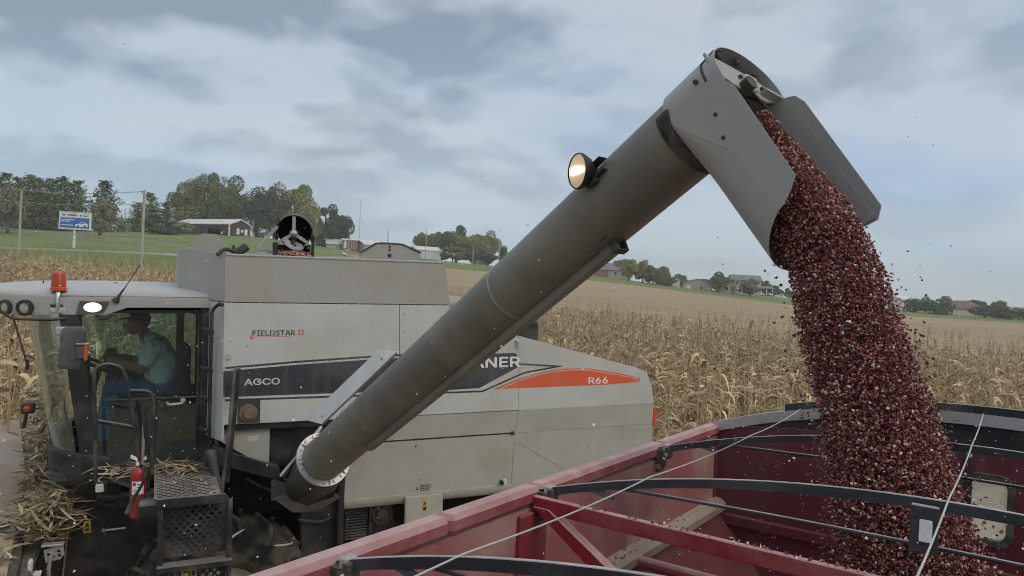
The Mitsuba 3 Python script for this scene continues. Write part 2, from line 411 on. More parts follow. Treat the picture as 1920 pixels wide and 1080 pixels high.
P('lettering_line', cat(prism(strip([(0.29, 3.256), (0.62, 3.258)], 0.005), 0.0015, at=0.0), prism(strip([(0.292, 3.225), (0.292, 3.30)], 0.004), 0.002, at=0.0), prism(strip([(0.272, 3.247), (0.312, 3.247)], 0.006), 0.0025, at=0.0), prism(Point(0.292, 3.247).buffer(0.013), 0.003, at=0.0)), 'orange_decal', **D)
P('lettering', text('GLEANER', 0.098, 1.985, 2.937, -0.0025, 1.50), 'white_decal', **D)
P('lettering', text('R66', 0.066, 3.708, 2.733, -0.0025, 1.50), 'white_decal', **D)

# --- front corner panel, lamp recess, lower skirt
ch = [[(0.082, 0.004 + 0.06 * max(0, v - 2.49), v), (0.03, 0.12 + 0.02 * max(0, v - 2.49), v), (-0.016, 0.25, v), (-0.03, 0.32, v)] for v in (2.36, 2.49, 2.74, 2.962, 3.2, 3.555)]
P('corner_panel', shell(*grid(ch), 0.02), 'silver_paint')
cb = [[(0.080 - 0.0008, 0.001, v), (0.029, 0.118, v), (-0.017, 0.248, v), (-0.033, 0.318, v)] for v in (2.738, 2.962)]
P('black_band', shell(*grid(cb), 0.003), 'black_decal')
for v in (2.52, 2.86, 3.12, 3.36):
    P('corner_slot', hull([(0.058, 0.052, v), (0.012, 0.160, v), (0.058, 0.052, v + 0.13), (0.012, 0.160, v + 0.13), (0.066, 0.062, v), (0.02, 0.17, v), (0.066, 0.062, v + 0.13), (0.02, 0.17, v + 0.13)]), 'lower_paint')
P('lamp_recess', prism(Polygon([(0.19, 2.505), (0.375, 2.505), (0.375, 2.70), (0.19, 2.70)]).difference(Point(0.276, 2.595).buffer(0.078)), 0.006, at=0.0), 'cast_iron', **D)
P('filler_cap', lathe([(0.0001, 0.055), (0.040, 0.052), (0.045, 0.046), (0.046, 0.012), (0.074, 0.010), (0.078, 0.0), (0.078, -0.02)], 24, (0, -1, 0), (0.276, 0.0, 2.592)), 'rusty', 40)
P('shadow_gap', box(0.10, 1.16, 0.03, 0.06, 2.44, 2.50), 'black_paint')
P('lower_skirt', prism([(0.06, 2.44), (0.06, 2.34), (0.443, 2.085), (0.47, 2.10), (0.47, 2.44)], 0.02, at=0.10), 'lower_paint')
P('sticker', prism([(0.285, 2.325), (0.375, 2.325), (0.375, 2.375), (0.285, 2.375)], 0.002, at=0.079), 'pale_decal')
P('inner_plate', prism([(0.47, 2.44), (0.47, 2.09), (0.75, 2.05), (1.0, 2.2), (1.15, 2.44)], 0.02, at=0.16), 'black_paint')
P('frame_beam', hull([(0.0, 0.05, 2.16), (0.0, 0.05, 2.30), (0.0, 0.2, 2.16), (0.0, 0.2, 2.30), (0.55, -0.02, 1.98), (0.55, -0.02, 2.09), (0.55, 0.12, 1.98), (0.55, 0.12, 2.09)]), 'black_paint')
P('frame_plate', box(0.78, 1.12, 0.20, 0.30, 0.9, 2.05, 0.01), 'black_paint')
P('frame_post', box(1.10, 1.16, 0.10, 0.24, 1.0, 2.0, 0.01), 'black_paint')
for u, v in [(0.47, 1.74), (0.49, 1.66)]:
    P('bolt', lathe([(0.0001, 0.03), (0.02, 0.03), (0.028, 0.015), (0.034, 0.0)], 12, (0, -1, 0), (u + 0.2, 0.2, v)), 'cast_iron')
for i in range(12):
    P('grille_slat', box(1.20, 1.42, 0.24, 0.27, 1.28 + 0.027 * i, 1.292 + 0.027 * i), 'black_bar')
P('grille_frame', cat(tube(arc_path([(1.17, 0.22, 1.1), (1.17, 0.22, 1.60), (1.26, 0.22, 1.63)], 0.06), 0.014), tube([(1.44, 0.22, 1.1), (1.44, 0.22, 1.6)], 0.012)), 'black_bar', 40)
P('pulley', lathe([(0.0001, 0.03), (0.05, 0.03), (0.055, 0.0), (0.085, 0.0), (0.09, 0.03), (0.1, 0.03), (0.1, -0.03)], 24, (0, -1, 0), (1.56, 0.25, 1.50)), 'cast_iron', 30)
P('drive_belt', cat(tube([(1.47, 0.24, 1.53), (1.30, 0.24, 1.9)], 0.012), tube([(1.65, 0.24, 1.47), (1.75, 0.24, 1.2)], 0.012), box(1.45, 1.7, 0.32, 0.36, 1.25, 1.6)), 'black_paint')
P('rear_light', box(4.67, 4.72, 0.15, 0.22, 2.20, 2.42, 0.01), 'orange_plastic')
P('rear_screen', cat(box(2.98, 3.36, 0.5, 1.7, 2.9, 3.385, 0.03), tube([(2.95, 0.5, 2.9), (2.95, 0.5, 3.30)], 0.02)), 'black_paint')
P('engine_deck', cat(box(2.14, 2.95, 0.35, 2.7, 3.0, 3.20, 0.05), box(2.14, 2.5, 0.45, 2.5, 3.2, 3.63, 0.07)), 'tank_paint')
P('rear_hood', hull([(2.9, 0.08, 3.24), (2.9, 3.0, 3.24), (4.40, 0.08, 2.86), (4.40, 3.0, 2.86), (4.55, 0.2, 1.6), (4.55, 2.9, 1.6), (2.9, 0.2, 2.3), (2.9, 2.9, 2.3)]), 'silver_paint')

# --- grain tank
TK = 'grain_tank'
P(f'{TK}__side', prism([(0.082, 3.562), (0.082, 3.973), (2.064, 3.973), (2.13, 3.562)], 0.02, at=0.02), 'tank_paint', warp=bulge)
P(f'{TK}__side', prism([(0.082, 3.562), (0.082, 4.045), (2.064, 4.045), (2.13, 3.562)], 0.02, at=2.42), 'tank_paint')
P(f'{TK}__front', shell(*grid([[(0.080, 0.064, v0), (-0.10, 0.40, 0.5 * (v0 + v1)), (-0.288, 0.8, v1), (-0.30, 2.0, v1), (0.08, 2.42, v1)] for v0, v1 in ((3.562, 3.60), (3.77, 3.80), (3.973, 4.035))]), 0.015), 'tank_paint')
P(f'{TK}__back', shell(*grid([[(2.13, 2.42, 3.562), (2.13, 0.066, 3.562)], [(2.064, 2.42, 4.045), (2.064, 0.066, 3.973)]]), 0.015), 'tank_paint')
P(f'{TK}__top_edge', box(0.07, 2.07, 0.052, 0.092, 3.966, 3.982, 0.004), 'silver_paint')
P(f'{TK}__top_edge', box(0.07, 2.07, 2.39, 2.43, 4.04, 4.054, 0.004), 'silver_paint')
P(f'{TK}__seam', box(0.085, 2.125, 0.068, 0.10, 3.550, 3.566), 'black_paint')
P(f'{TK}__floor', box(0.14, 2.04, 0.13, 2.38, 3.50, 3.53), 'dark_interior')
P(f'{TK}__rear_flap', prism([(1.297, 3.955), (1.297, 4.045), (1.45, 4.143), (1.50, 4.150), (1.69, 4.147), (1.729, 4.140), (1.905, 4.067), (1.915, 3.955)], 0.03, at=0.33), 'tank_paint')
P(f'{TK}__flap_edge', prism(strip([(1.297, 4.045), (1.45, 4.143), (1.50, 4.150), (1.69, 4.147), (1.729, 4.140), (1.905, 4.067)], 0.012), 0.05, at=0.34), 'cast_iron')
for v in (4.115, 4.085, 4.03):
    P(f'{TK}__flap_bolt', disc_bolt((1.585, 0.30, v), (0, -1, 0), 0.012 if v > 4.05 else 0.02, 0.01), 'cast_iron')
P(f'{TK}__front_flap', prism([(-0.187, 4.00), (-0.175, 4.09), (-0.105, 4.180), (0.03, 4.185), (0.115, 4.085), (0.115, 4.00)], 0.03, at=0.83), 'tank_paint')
P(f'{TK}__vent_cap', lathe([(0.0001, 0.06), (0.05, 0.055), (0.062, 0.035), (0.062, 0.0), (0.04, 0.0), (0.04, -0.05)], 16, (0, 0, 1), (0.01, 0.95, 4.20)), 'cast_iron', 40)
P(f'{TK}__hinge', cat(lathe([(0.0001, 0.12), (0.035, 0.12), (0.038, 0.1), (0.038, 0.0), (0.0001, 0.0)], 14, (0.8, 0.1, 0.6), (0.16, 0.25, 3.985)), tube(arc_path([(0.0, 0.1, 3.97), (0.06, 0.15, 4.03), (0.16, 0.2, 4.0)], 0.05), 0.018), tube([(0.13, 0.2, 3.98), (0.14, 0.2, 4.06)], 0.012)), 'cast_iron', 40)
P(f'{TK}__hook', tube(arc_path([(1.16, 0.3, 3.96), (1.16, 0.3, 4.02), (1.12, 0.3, 4.03)], 0.03), 0.012), 'galvanised', 40)
P(f'{TK}__latch', disc_bolt((2.02, 0.066, 3.975), (0, -0.3, 1), 0.014, 0.014), 'galvanised')

# fountain auger standing in the tank, its mouth turned to the near side
fa = nrm([-0.16, -0.97, -0.12]); fx = nrm(np.cross(fa, [0, 0, 1])); fz = np.cross(fx, fa)
fz = fz if fz[2] > 0 else -fz
FO = np.array([0.79, 1.15, 4.245])
fpt = lambda a, r, d: FO + r * (math.cos(a) * fx * (1 if fx[0] > 0 else -1) + math.sin(a) * fz) + fa * d
FT = 'fountain_auger'
P(f'{FT}__hood', shell(*grid([[fpt(a, 0.185, d) for a in np.linspace(-0.45, PI + 0.45, 22)] for d in (0.02, -0.20, -0.42)]), 0.008), 'cast_iron', 40)
P(f'{FT}__hood_back', shell(*grid([[fpt(a, r, -0.40) for a in np.linspace(0, 2 * PI, 22)] for r in (0.002, 0.183)]), 0.006), 'dark_interior')
P(f'{FT}__flap', hull([fpt(2.75, 0.16, 0.02), fpt(2.75, 0.195, 0.03), fpt(PI + 0.45, 0.36, 0.06), fpt(PI + 0.40, 0.40, 0.06), fpt(2.75, 0.185, -0.2), fpt(PI + 0.42, 0.39, -0.2)]), 'galvanised')
for a in (PI / 2, PI / 2 + 2.15, PI / 2 - 2.15):
    o, e = fpt(a, 0.03, 0.0), fpt(a, 0.18, 0.0)
    s = np.cross(nrm(e - o), fa) * 0.017
    P(f'{FT}__spoke', hull([o + s, o - s, e + s, e - s, o + s + fa * 0.012, o - s + fa * 0.012, e + s + fa * 0.012, e - s + fa * 0.012]), 'lower_paint')
P(f'{FT}__bearing', lathe([(0.0001, 0.06), (0.015, 0.06), (0.018, 0.035), (0.034, 0.03), (0.045, 0.012), (0.045, 0.0)], 18, fa, FO), 'bright_steel', 40)
P(f'{FT}__shaft', tube([FO + fa * 0.02, FO - fz * 0.05 - fa * 0.05, FO - fz * 0.22 + fx * 0.02], 0.035, 12), 'cast_iron', 40)
P(f'{FT}__flighting', shell(*grid([[FO - fz * (0.10 + 0.035 * k) + fa * 0.05 + r * (math.cos(a) * nrm(fx + 0.25 * fz) + math.sin(a) * nrm(fa * 0.9 - 0.45 * fz)) - fz * 0.02 * a / PI for a in np.linspace(-0.5, 4.6, 24)] for k, r in ((0, 0.035), (0, 0.105))]), 0.006), 'galvanised', 40)
P(f'{FT}__trough', shell(*grid([[np.array([0.775 + 0.19 * math.cos(a), 1.16 + 0.19 * math.sin(a), v]) for a in np.linspace(-0.35, PI + 0.35, 20)] for v in (3.8, 4.13)]), 0.01), 'black_paint', 40)
P(f'{FT}__side_plate', box(0.575, 0.615, 0.98, 1.10, 3.85, 4.14), 'black_paint')
P(f'{FT}__side_plate', box(0.955, 0.975, 0.98, 1.05, 3.85, 4.22), 'black_paint')

# --- cab
CA = 'cab'
plan = np.array([(0.0, 0.285), (-0.35, 0.28), (-0.70, 0.28), (-0.86, 0.28), (-1.10, 0.283), (-1.28, 0.30), (-1.46, 0.365), (-1.62, 0.475), (-1.77, 0.63), (-1.88, 0.88), (-1.93, 1.3)])
plan = np.vstack([plan, (plan * [1, -1] + [0, 2.6])[::-1][1:]])
vb = np.interp(-plan[:, 0], [0, 0.69, 0.86, 3], [3.497, 3.497, 3.431, 3.43])
rows = [np.column_stack([(plan[:, 0] + 0.85) * (1 - 0.10) - 0.85, (plan[:, 1] - 1.3) * 0.9 + 1.3, vb + 0.01]), np.column_stack([plan, vb])]
for d, v in ((-0.004, 3.52), (-0.006, 3.575), (0.0, 3.596), (0.02, 3.610), (0.06, 3.624), (0.20, 3.640), (0.5, 3.655), (0.86, 3.660)):
    k = np.array([1 - d / 0.87, 1 - d / 1.02])
    q = (plan - [-0.85, 1.3]) * k + [-0.85, 1.3]
    rows.append(np.column_stack([q, np.maximum(np.full(len(q), v), vb + 0.01) + (0.030 * (q[:, 1] - 0.28) if v > 3.55 else 0)]))
n_p = len(plan)
rows = [np.vstack([r, r[:1]]) for r in rows]
P(f'{CA}__roof', mk(*grid(rows)), 'roof_paint', 50)
P(f'{CA}__headliner', prism(Polygon((plan - [-0.85, 1.3]) * 0.92 + [-0.85, 1.3]), 0.03, 'z', 3.44), 'cab_dark')
P(f'{CA}__roof_groove', box(-1.2, -0.05, 0.277, 0.284, 3.585, 3.590), 'grey_plastic')
rs = np.random.default_rng(5)


def ribbons(pts, wid, side):
    """Many ribbons at once: pts (m, k, 3), wid (m, k), side (m, k, 3) -> vertices, faces."""
    m, k = pts.shape[:2]
    v = np.stack([pts - side * wid[..., None], pts + side * wid[..., None]], 2).reshape(m, k * 2, 3)
    f = np.array([[2 * i, 2 * i + 1, 2 * i + 3] for i in range(k - 1)] + [[2 * i, 2 * i + 3, 2 * i + 2] for i in range(k - 1)])
    return v.reshape(-1, 3), (f[None] + (np.arange(m) * 2 * k)[:, None, None]).reshape(-1, 3)


# work lamps in the roof visor
P(f'{CA}__lamp_bezel', prism(Polygon([(-1.075, 3.437), (-0.88, 3.445), (-0.845, 3.50), (-0.83, 3.545), (-1.05, 3.545)]).difference(affinity.scale(Point(-0.955, 3.494).buffer(0.05), 1.35, 0.82)), 0.010, at=0.275), 'grey_plastic')
el = affinity.scale(Point(-0.955, 3.494).buffer(0.05, 12), 1.34, 0.81)
wl = P(f'{CA}__work_lamp', prism(el, 0.004, at=0.2755), 'plain_white', label='lit work lamp in the roof visor')
scene[wl]['emitter'] = {'type': 'area', 'radiance': {'type': 'rgb', 'value': [0.30, 0.24, 0.15]}}
bulb = affinity.scale(Point(-0.955, 3.494).buffer(0.03, 12), 1.4, 0.7)
wl = P(f'{CA}__work_lamp__bulb', prism(bulb, 0.004, at=0.2712), 'plain_white')
scene[wl]['emitter'] = {'type': 'area', 'radiance': {'type': 'rgb', 'value': [0.9, 0.78, 0.55]}}
P(f'{CA}__lamp_cord', tube(arc_path([(-0.93, 0.30, 3.44), (-0.91, 0.29, 3.40), (-0.86, 0.29, 3.39), (-0.81, 0.30, 3.43)], 0.03), 0.008, 6), 'black_paint', 40)
for u, n_, b in ((-1.445, 0.352, 0.064), (-1.595, 0.452, 0.060)):
    ax = nrm([-0.45, -0.89, -0.08]) if u > -1.5 else nrm([-0.60, -0.80, -0.08])
    k = P(f'{CA}__head_lamp', lathe([(b * 0.72, 0.012), (b * 0.74, 0.028), (b, 0.024), (b * 1.04, 0.0), (b * 1.04, -0.03)], 24, ax, (u, n_, 3.483)), 'black_paint', 30)
    put(k + '__lens', lathe([(0.0001, 0.02), (b * 0.5, 0.018), (b * 0.74, 0.010)], 24, ax, (u, n_, 3.483)), 'lower_paint', CF, 40)

# glass and posts: windscreen plan curves round to the far side
wpl = np.array([(-1.06, 0.31), (-1.16, 0.38), (-1.24, 0.52), (-1.30, 0.80), (-1.325, 1.3)])
wpl = np.vstack([wpl, (wpl * [1, -1] + [0, 2.6])[::-1][1:]])
ws = []
for v in np.linspace(2.27, 3.42, 6):
    k = (v - 2.27) / 1.15
    w = wpl.copy()
    w[:, 0] -= k * 0.20 * np.clip((-wpl[:, 0] - 1.0) / 0.25, 0, 1)
    w[:, 0] -= k * 0.12 * (1 - np.clip((-wpl[:, 0] - 1.0) / 0.25, 0, 1))
    ws.append(np.column_stack([w, np.full(len(w), v)]))
P(f'{CA}__windscreen', mk(*grid(ws)), 'screen_glass', 60)
door = [(-1.03, 3.44), (-0.10, 3.445), (-0.10, 2.13), (-0.885, 2.135)]
P(f'{CA}__door__pane', mk(*grid([[(-0.90, 0.315, 2.135), (-0.12, 0.315, 2.13)], [(-1.06, 0.315, 3.43), (-0.12, 0.315, 3.44)]])), 'side_glass')
P(f'{CA}__door__seal', cat(*[tube(arc_path([(-0.895, 0.31, 2.14), (-0.125, 0.31, 2.13), (-0.125, 0.31, 3.435)], 0.05), 0.016, 6)]), 'black_paint', 40)
P(f'{CA}__door__bar', cat(tube([(-0.84, 0.30, 2.70), (-0.12, 0.30, 2.705)], 0.010), box(-0.86, -0.83, 0.285, 0.31, 2.69, 2.72), box(-0.60, -0.57, 0.28, 0.30, 2.66, 2.71)), 'black_paint')
P(f'{CA}__door__handle', cat(tube(arc_path([(-0.37, 0.30, 2.665), (-0.36, 0.26, 2.65), (-0.25, 0.26, 2.66), (-0.24, 0.30, 2.675)], 0.03), 0.011), disc_bolt((-0.245, 0.30, 2.68), (0, -1, 0), 0.025, 0.03)), 'galvanised', 40)
P(f'{CA}__front_post', hull([(-1.20, 0.29, 3.44), (-1.06, 0.29, 3.44), (-1.005, 0.29, 2.11), (-0.885, 0.29, 2.11), (-1.18, 0.36, 3.44), (-1.05, 0.36, 3.44), (-1.0, 0.36, 2.11), (-0.885, 0.36, 2.11)]), 'black_paint')
P(f'{CA}__front_post', hull([(-1.36, 2.30, 3.44), (-1.29, 2.30, 3.44), (-1.17, 2.30, 2.11), (-1.10, 2.30, 2.11), (-1.36, 2.25, 3.44), (-1.29, 2.25, 3.44), (-1.17, 2.25, 2.11), (-1.10, 2.25, 2.11)]), 'black_paint')
P(f'{CA}__rear_post', box(-0.115, 0.02, 0.30, 0.42, 2.05, 3.50, 0.01), 'black_paint')
P(f'{CA}__far_post', cat(box(-0.30, -0.22, 2.2, 2.28, 2.1, 3.46), box(-0.1, 0.0, 2.2, 2.28, 2.1, 3.46)), 'black_paint')
P(f'{CA}__rear_wall', cat(box(-0.03, 0.03, 0.42, 2.25, 2.0, 2.95), box(-0.03, 0.03, 0.42, 0.55, 2.9, 3.46), box(-0.03, 0.03, 0.42, 2.25, 3.36, 3.47)), 'cab_dark')
P(f'{CA}__rear_screen', box(0.03, 0.06, 0.42, 2.25, 2.9, 3.47), 'dark_interior')
P(f'{CA}__far_pane', mk(*grid([[(-0.95, 2.26, 2.55), (-0.02, 2.26, 2.55)], [(-1.14, 2.26, 3.45), (-0.02, 2.26, 3.45)]])), 'side_glass')
P(f'{CA}__far_side', box(-1.0, 0.0, 2.22, 2.28, 2.05, 2.55), 'cab_dark')
P(f'{CA}__floor', box(-1.25, 0.0, 0.34, 2.26, 2.03, 2.10), 'cab_dark')
base = []
for v, e in ((1.97, -0.06), (2.0, -0.01), (2.1, 0.02), (2.255, 0.03), (2.275, 0.015), (2.275, -0.05)):
    w = np.vstack([[(-0.80, 0.30 - e)], wpl + nrm(np.array([-1.0, 0.0])) * e - np.array([0, 1]) * e * np.sign(1.3 - wpl[:, 1:2]), [(-0.8, 2.3 + e)]])
    base.append(np.column_stack([w, np.full(len(w), v - 0.06 * np.clip((w[:, 0] + 1.02) / 0.2, 0, 1) * (v > 2.05))]))
P(f'{CA}__front_skirt', mk(*grid(base)), 'black_paint', 40)
P(f'{CA}__side_sill', box(-0.9, 0.0, 0.285, 0.345, 1.98, 2.125, 0.01), 'black_paint')
P(f'{CA}__step_lamp', cat(box(-0.905, -0.80, 0.16, 0.24, 1.95, 2.04, 0.01)), 'black_paint')
P(f'{CA}__step_lamp__lens', box(-0.895, -0.835, 0.15, 0.165, 1.96, 2.03, 0.008), 'plain_white')
P(f'{CA}__wiper', cat(tube([(-1.20, 0.40, 3.40), (-1.10, 0.285, 3.0)], 0.008), tube([(-1.145, 0.36, 2.62), (-1.10, 0.35, 2.30)], 0.012, 6), tube([(-1.16, 0.37, 2.72), (-1.145, 0.36, 2.60)], 0.007)), 'black_paint')
P(f'{CA}__mirror_stay', cat(tube(arc_path([(-1.57, 0.28, 3.43), (-1.507, 0.25, 3.397), (-1.25, 0.25, 3.389), (-1.15, 0.28, 3.40)], 0.03), 0.012), tube([(-1.525, 0.30, 3.43), (-1.417, 0.30, 3.03)], 0.008), box(-1.425, -1.400, 0.28, 0.31, 2.98, 3.06)), 'black_paint', 40)
# mirror
mm = hull([np.array([-1.065, -0.03, 3.185]) + [sx * a, sy * b, sz * c] for sx in (-1, 1) for sy in (-1, 1) for sz in (-1, 1) for a, b, c in ((0.062, 0.035, 0.165), (0.085, 0.03, 0.145), (0.078, 0.06, 0.12))])
mv = mm.vertices
mv[:, 0] += 0.02 * (mv[:, 2] > 3.25) * 0.5 - 0.012 * (mv[:, 2] < 3.1)
P(f'{CA}__mirror', mm, 'grey_plastic', 35)
P(f'{CA}__mirror_arm', cat(tube(arc_path([(-1.16, 0.30, 3.30), (-1.15, 0.15, 3.31), (-1.11, 0.0, 3.30)], 0.05), 0.014), box(-1.20, -1.11, 0.10, 0.20, 3.27, 3.34, 0.01), tube([(-1.13, 0.1, 3.30), (-1.14, 0.08, 3.20)], 0.01)), 'galvanised', 40)
P(f'{CA}__side_lamp', cat(box(-1.035, -0.96, -0.11, -0.04, 3.10, 3.21, 0.01)), 'grey_plastic')
P(f'{CA}__side_lamp__lens', box(-0.975, -0.955, -0.117, -0.045, 3.085, 3.215, 0.006), 'orange_plastic')
P(f'{CA}__side_lamp__top', box(-1.035, -0.945, -0.12, -0.04, 3.213, 3.225, 0.003), 'ledge_beige')
# beacon
P(f'{CA}__beacon_bracket', cat(box(-1.262, -1.155, 0.285, 0.302, 3.44, 3.49, 0.008), tube([(-1.208, 0.28, 3.46), (-1.208, 0.265, 3.56), (-1.208, 0.30, 3.62)], [0.012, 0.014, 0.02])), 'bright_steel', 40)
P(f'{CA}__beacon_slot', cat(box(-1.262, -1.225, 0.286, 0.302, 3.495, 3.515), box(-1.19, -1.155, 0.286, 0.302, 3.495, 3.515)), 'black_paint')
P(f'{CA}__beacon_stem', lathe([(0.018, 0), (0.026, 0.02), (0.02, 0.04), (0.036, 0.06), (0.04, 0.07)], 16, (0, 0, 1), (-1.208, 0.32, 3.565)), 'black_paint', 40)
bl = [(0.058, 0.0), (0.060, 0.006)]
for i in range(9):
    z = 0.02 + i * 0.0125
    bl += [(0.0575 - 0.0006 * i, z), (0.0555 - 0.0006 * i, z + 0.006)]
bl += [(0.046, 0.142), (0.03, 0.149), (0.0001, 0.151)]
P(f'{CA}__beacon', lathe(bl, 28, (0, 0, 1), (-1.208, 0.32, 3.635)), 'amber_plastic', 30, label='orange rotating beacon on the cab roof edge')
P(f'{CA}__beacon__base', lathe([(0.0001, 0), (0.062, 0.0), (0.064, 0.022), (0.058, 0.026)], 24, (0, 0, 1), (-1.208, 0.32, 3.63)), 'orange_plastic', 30)
P(f'{CA}__antenna', cat(lathe([(0.03, -0.01), (0.028, 0.01), (0.016, 0.03), (0.008, 0.06)], 14, (0.5, -0.1, 0.85), (-0.785, 0.27, 3.55)), tube([(-0.785, 0.27, 3.56), (-0.72, 0.265, 3.66)], [0.011, 0.007]), tube([(-0.72, 0.265, 3.66), (-0.605, 0.26, 3.862)], 0.0042, 5)), 'black_paint', 40)
# inside the cab
SE = f'{CA}__seat'
P(SE, cat(box(-0.72, -0.22, 0.95, 1.5, 2.50, 2.62, 0.05), box(-0.30, -0.17, 0.97, 1.48, 2.60, 3.10, 0.05), box(-0.6, -0.3, 1.1, 1.4, 2.1, 2.5)), 'cab_dark')
P(f'{CA}__console', cat(box(-0.95, -0.25, 1.62, 1.95, 2.1, 2.78, 0.04), box(-0.95, -0.85, 1.6, 1.75, 2.78, 3.02, 0.02)), 'cab_dark')
P(f'{CA}__steering_column', cat(tube([(-1.08, 1.2, 2.1), (-1.03, 1.2, 2.7), (-0.98, 1.2, 2.86)], [0.07, 0.05, 0.04], 10), hull([(-1.2, 1.1, 2.7), (-1.2, 1.3, 2.7), (-1.05, 1.1, 2.68), (-1.05, 1.3, 2.68), (-1.05, 1.12, 3.0), (-1.05, 1.28, 3.0)])), 'dark_interior')
wa = nrm([0.45, 0, 0.9])
wx_ = nrm(np.cross(wa, [0, 1, 0]))
P(f'{CA}__steering_wheel', tube([np.array([-0.96, 1.2, 2.90]) + 0.19 * (math.cos(a) * np.array([0, 1, 0]) + math.sin(a) * wx_) for a in np.linspace(0, 2 * PI, 24, endpoint=False)], 0.016, 8, True), 'dark_interior', True)

# --- hand rails, platform, ladder
def rail(path, pts, r=0.0165, m='black_bar', rr=0.06):
    P(path, tube(arc_path(pts, rr), r, 10), m, 50)


PF = 'platform'
rail(f'{PF}__hand_rail', [(-0.875, -0.1, 2.12), (-0.905, -0.1, 3.02), (-0.82, -0.1, 3.060), (-0.70, -0.1, 3.025), (-0.655, -0.1, 2.85), (-0.55, -0.1, 2.16)], rr=0.09)
rail(f'{PF}__hand_rail', [(-0.865, -0.1, 2.60), (-0.60, -0.1, 2.535)])
rail(f'{PF}__hand_rail', [(-0.645, -0.1, 2.835), (-0.49, -0.1, 2.825), (-0.468, -0.1, 2.72), (-0.475, -0.1, 2.14)], rr=0.08)
rail(f'{PF}__hand_rail', [(0.03, -0.55, 1.95), (0.105, -0.35, 2.55), (0.145, -0.12, 2.99), (0.185, -0.10, 2.995), (0.165, -0.02, 2.6), (0.12, 0.0, 2.0)], rr=0.05)
P(f'{PF}__lever', tube([(-0.545, -0.1, 2.19), (-0.54, -0.1, 2.42), (-0.545, -0.1, 2.46), (-0.548, -0.1, 2.55)], [0.012, 0.012, 0.006, 0.003]), 'ledge_beige')
hs = [(0.05, 0.0, 3.535), (0.02, 0.02, 3.545), (-0.035, 0.06, 3.49), (-0.035, 0.10, 2.9), (-0.03, 0.12, 2.2)]
P('hose', tube(arc_path(hs, 0.08), 0.016, 8), 'black_paint', 50)
P('hose', tube(arc_path([(-0.03, 0.2, 3.46), (-0.10, 0.2, 3.42), (-0.10, 0.22, 3.33), (-0.02, 0.2, 3.31)], 0.05), 0.012, 8), 'cast_iron', 50)
for v in (3.32, 2.98, 2.72, 2.44):
    P('hose_clip', tube([(-0.11, 0.22, v), (-0.05, 0.19, v - 0.02), (0.0, 0.2, v - 0.04)], [0.012, 0.02, 0.022]), 'cast_iron', 40)


def perforated(x0, x1, y0, y1, px, py, hx, hy, margin, diamond=True, stagger=True):
    holes = []
    j = 0
    y = y0 + margin + hy
    while y < y1 - margin - hy * 0.5:
        x = x0 + margin + hx + (px / 2 if stagger and j % 2 else 0)
        while x < x1 - margin - hx * 0.5:
            holes.append(Polygon([(x - hx, y), (x, y - hy), (x + hx, y), (x, y + hy)]) if diamond else sbox(x - hx, y - hy, x + hx, y + hy))
            x += px
        y += py
        j += 1
    return sbox(x0, y0, x1, y1).difference(shapely.union_all(holes))


PFF = Frame(CF(np.array([[-0.46, 0.16, 2.09]]))[0], CF.m[0], CF.m[1], CF.m[2])
tread = perforated(0, 0.47, -0.86, 0.0, 0.062, 0.045, 0.020, 0.012, 0.02, False)
pm = prism(tread, 0.012, 'z', 0.0)
pv = pm.vertices
pv[:, 0] += -0.05 * pv[:, 1] * 0.4
P(f'{PF}__deck', pm, 'black_bar', frame=PFF)
P(f'{PF}__deck_edge', cat(box(0.03, 0.52, -0.885, -0.865, -0.06, 0.014, 0.004), box(0.46, 0.48, -0.86, 0.0, -0.05, 0.012)), 'black_bar', frame=PFF)
LF = Frame(CF(np.array([[-0.395, -0.70, 2.06]]))[0], CF.m[0], CF.m[1], CF.m[2])
face = perforated(0.02, 0.47, -0.43, -0.03, 0.056, 0.030, 0.019, 0.019, 0.015)
P(f'{PF}__step_back', prism(face, 0.01, at=0.06), 'black_bar', frame=LF)
face2 = perforated(0.02, 0.47, -0.90, -0.50, 0.056, 0.030, 0.019, 0.019, 0.015).union(sbox(0.13, -0.73, 0.27, -0.53))
P(f'{PF}__step_back', prism(face2, 0.01, at=0.06), 'black_bar', frame=LF)
P(f'{PF}__sticker', prism(sbox(0.15, -0.60, 0.26, -0.54), 0.003, at=0.049), 'yellow_decal', frame=LF)
P(f'{PF}__sticker__print', prism(shapely.union_all([sbox(0.16, -0.565, 0.20, -0.55), sbox(0.205, -0.59, 0.215, -0.55), sbox(0.225, -0.59, 0.25, -0.552)]), 0.002, at=0.0455), 'black_decal', frame=LF)
P(f'{PF}__ladder_side', cat(tube(arc_path([(0.0, 0.04, -0.02), (0.0, 0.0, -0.08), (0.005, 0.0, -1.3)], 0.04), 0.020), tube(arc_path([(0.49, 0.04, -0.02), (0.49, 0.0, -0.08), (0.485, 0.0, -1.3)], 0.04), 0.020)), 'black_bar', 40, frame=LF)
for v in (-0.47, -0.93):
    P(f'{PF}__ladder_step', cat(box(-0.02, 0.51, -0.07, 0.05, v - 0.006, v + 0.006, 0.003), box(-0.02, 0.51, -0.075, -0.065, v - 0.03, v + 0.006)), 'black_bar', frame=LF)
P(f'{PF}__reflector_strip', box(0.495, 0.503, -0.02, 0.0, -1.2, -0.58), 'orange_plastic', frame=LF)
P(f'{PF}__strut', cat(tube([(-0.02, 0.02, 2.24), (0.02, -0.15, 2.1), (0.06, -0.35, 1.98)], [0.045, 0.03, 0.018], 10), lathe([(0.0001, 0.03), (0.02, 0.03), (0.028, 0.01), (0.028, -0.03)], 10, (0.2, -1, 0), (0.08, -0.38, 1.97)), box(-0.07, 0.03, -0.02, 0.1, 2.14, 2.28, 0.02)), 'cast_iron', 40)
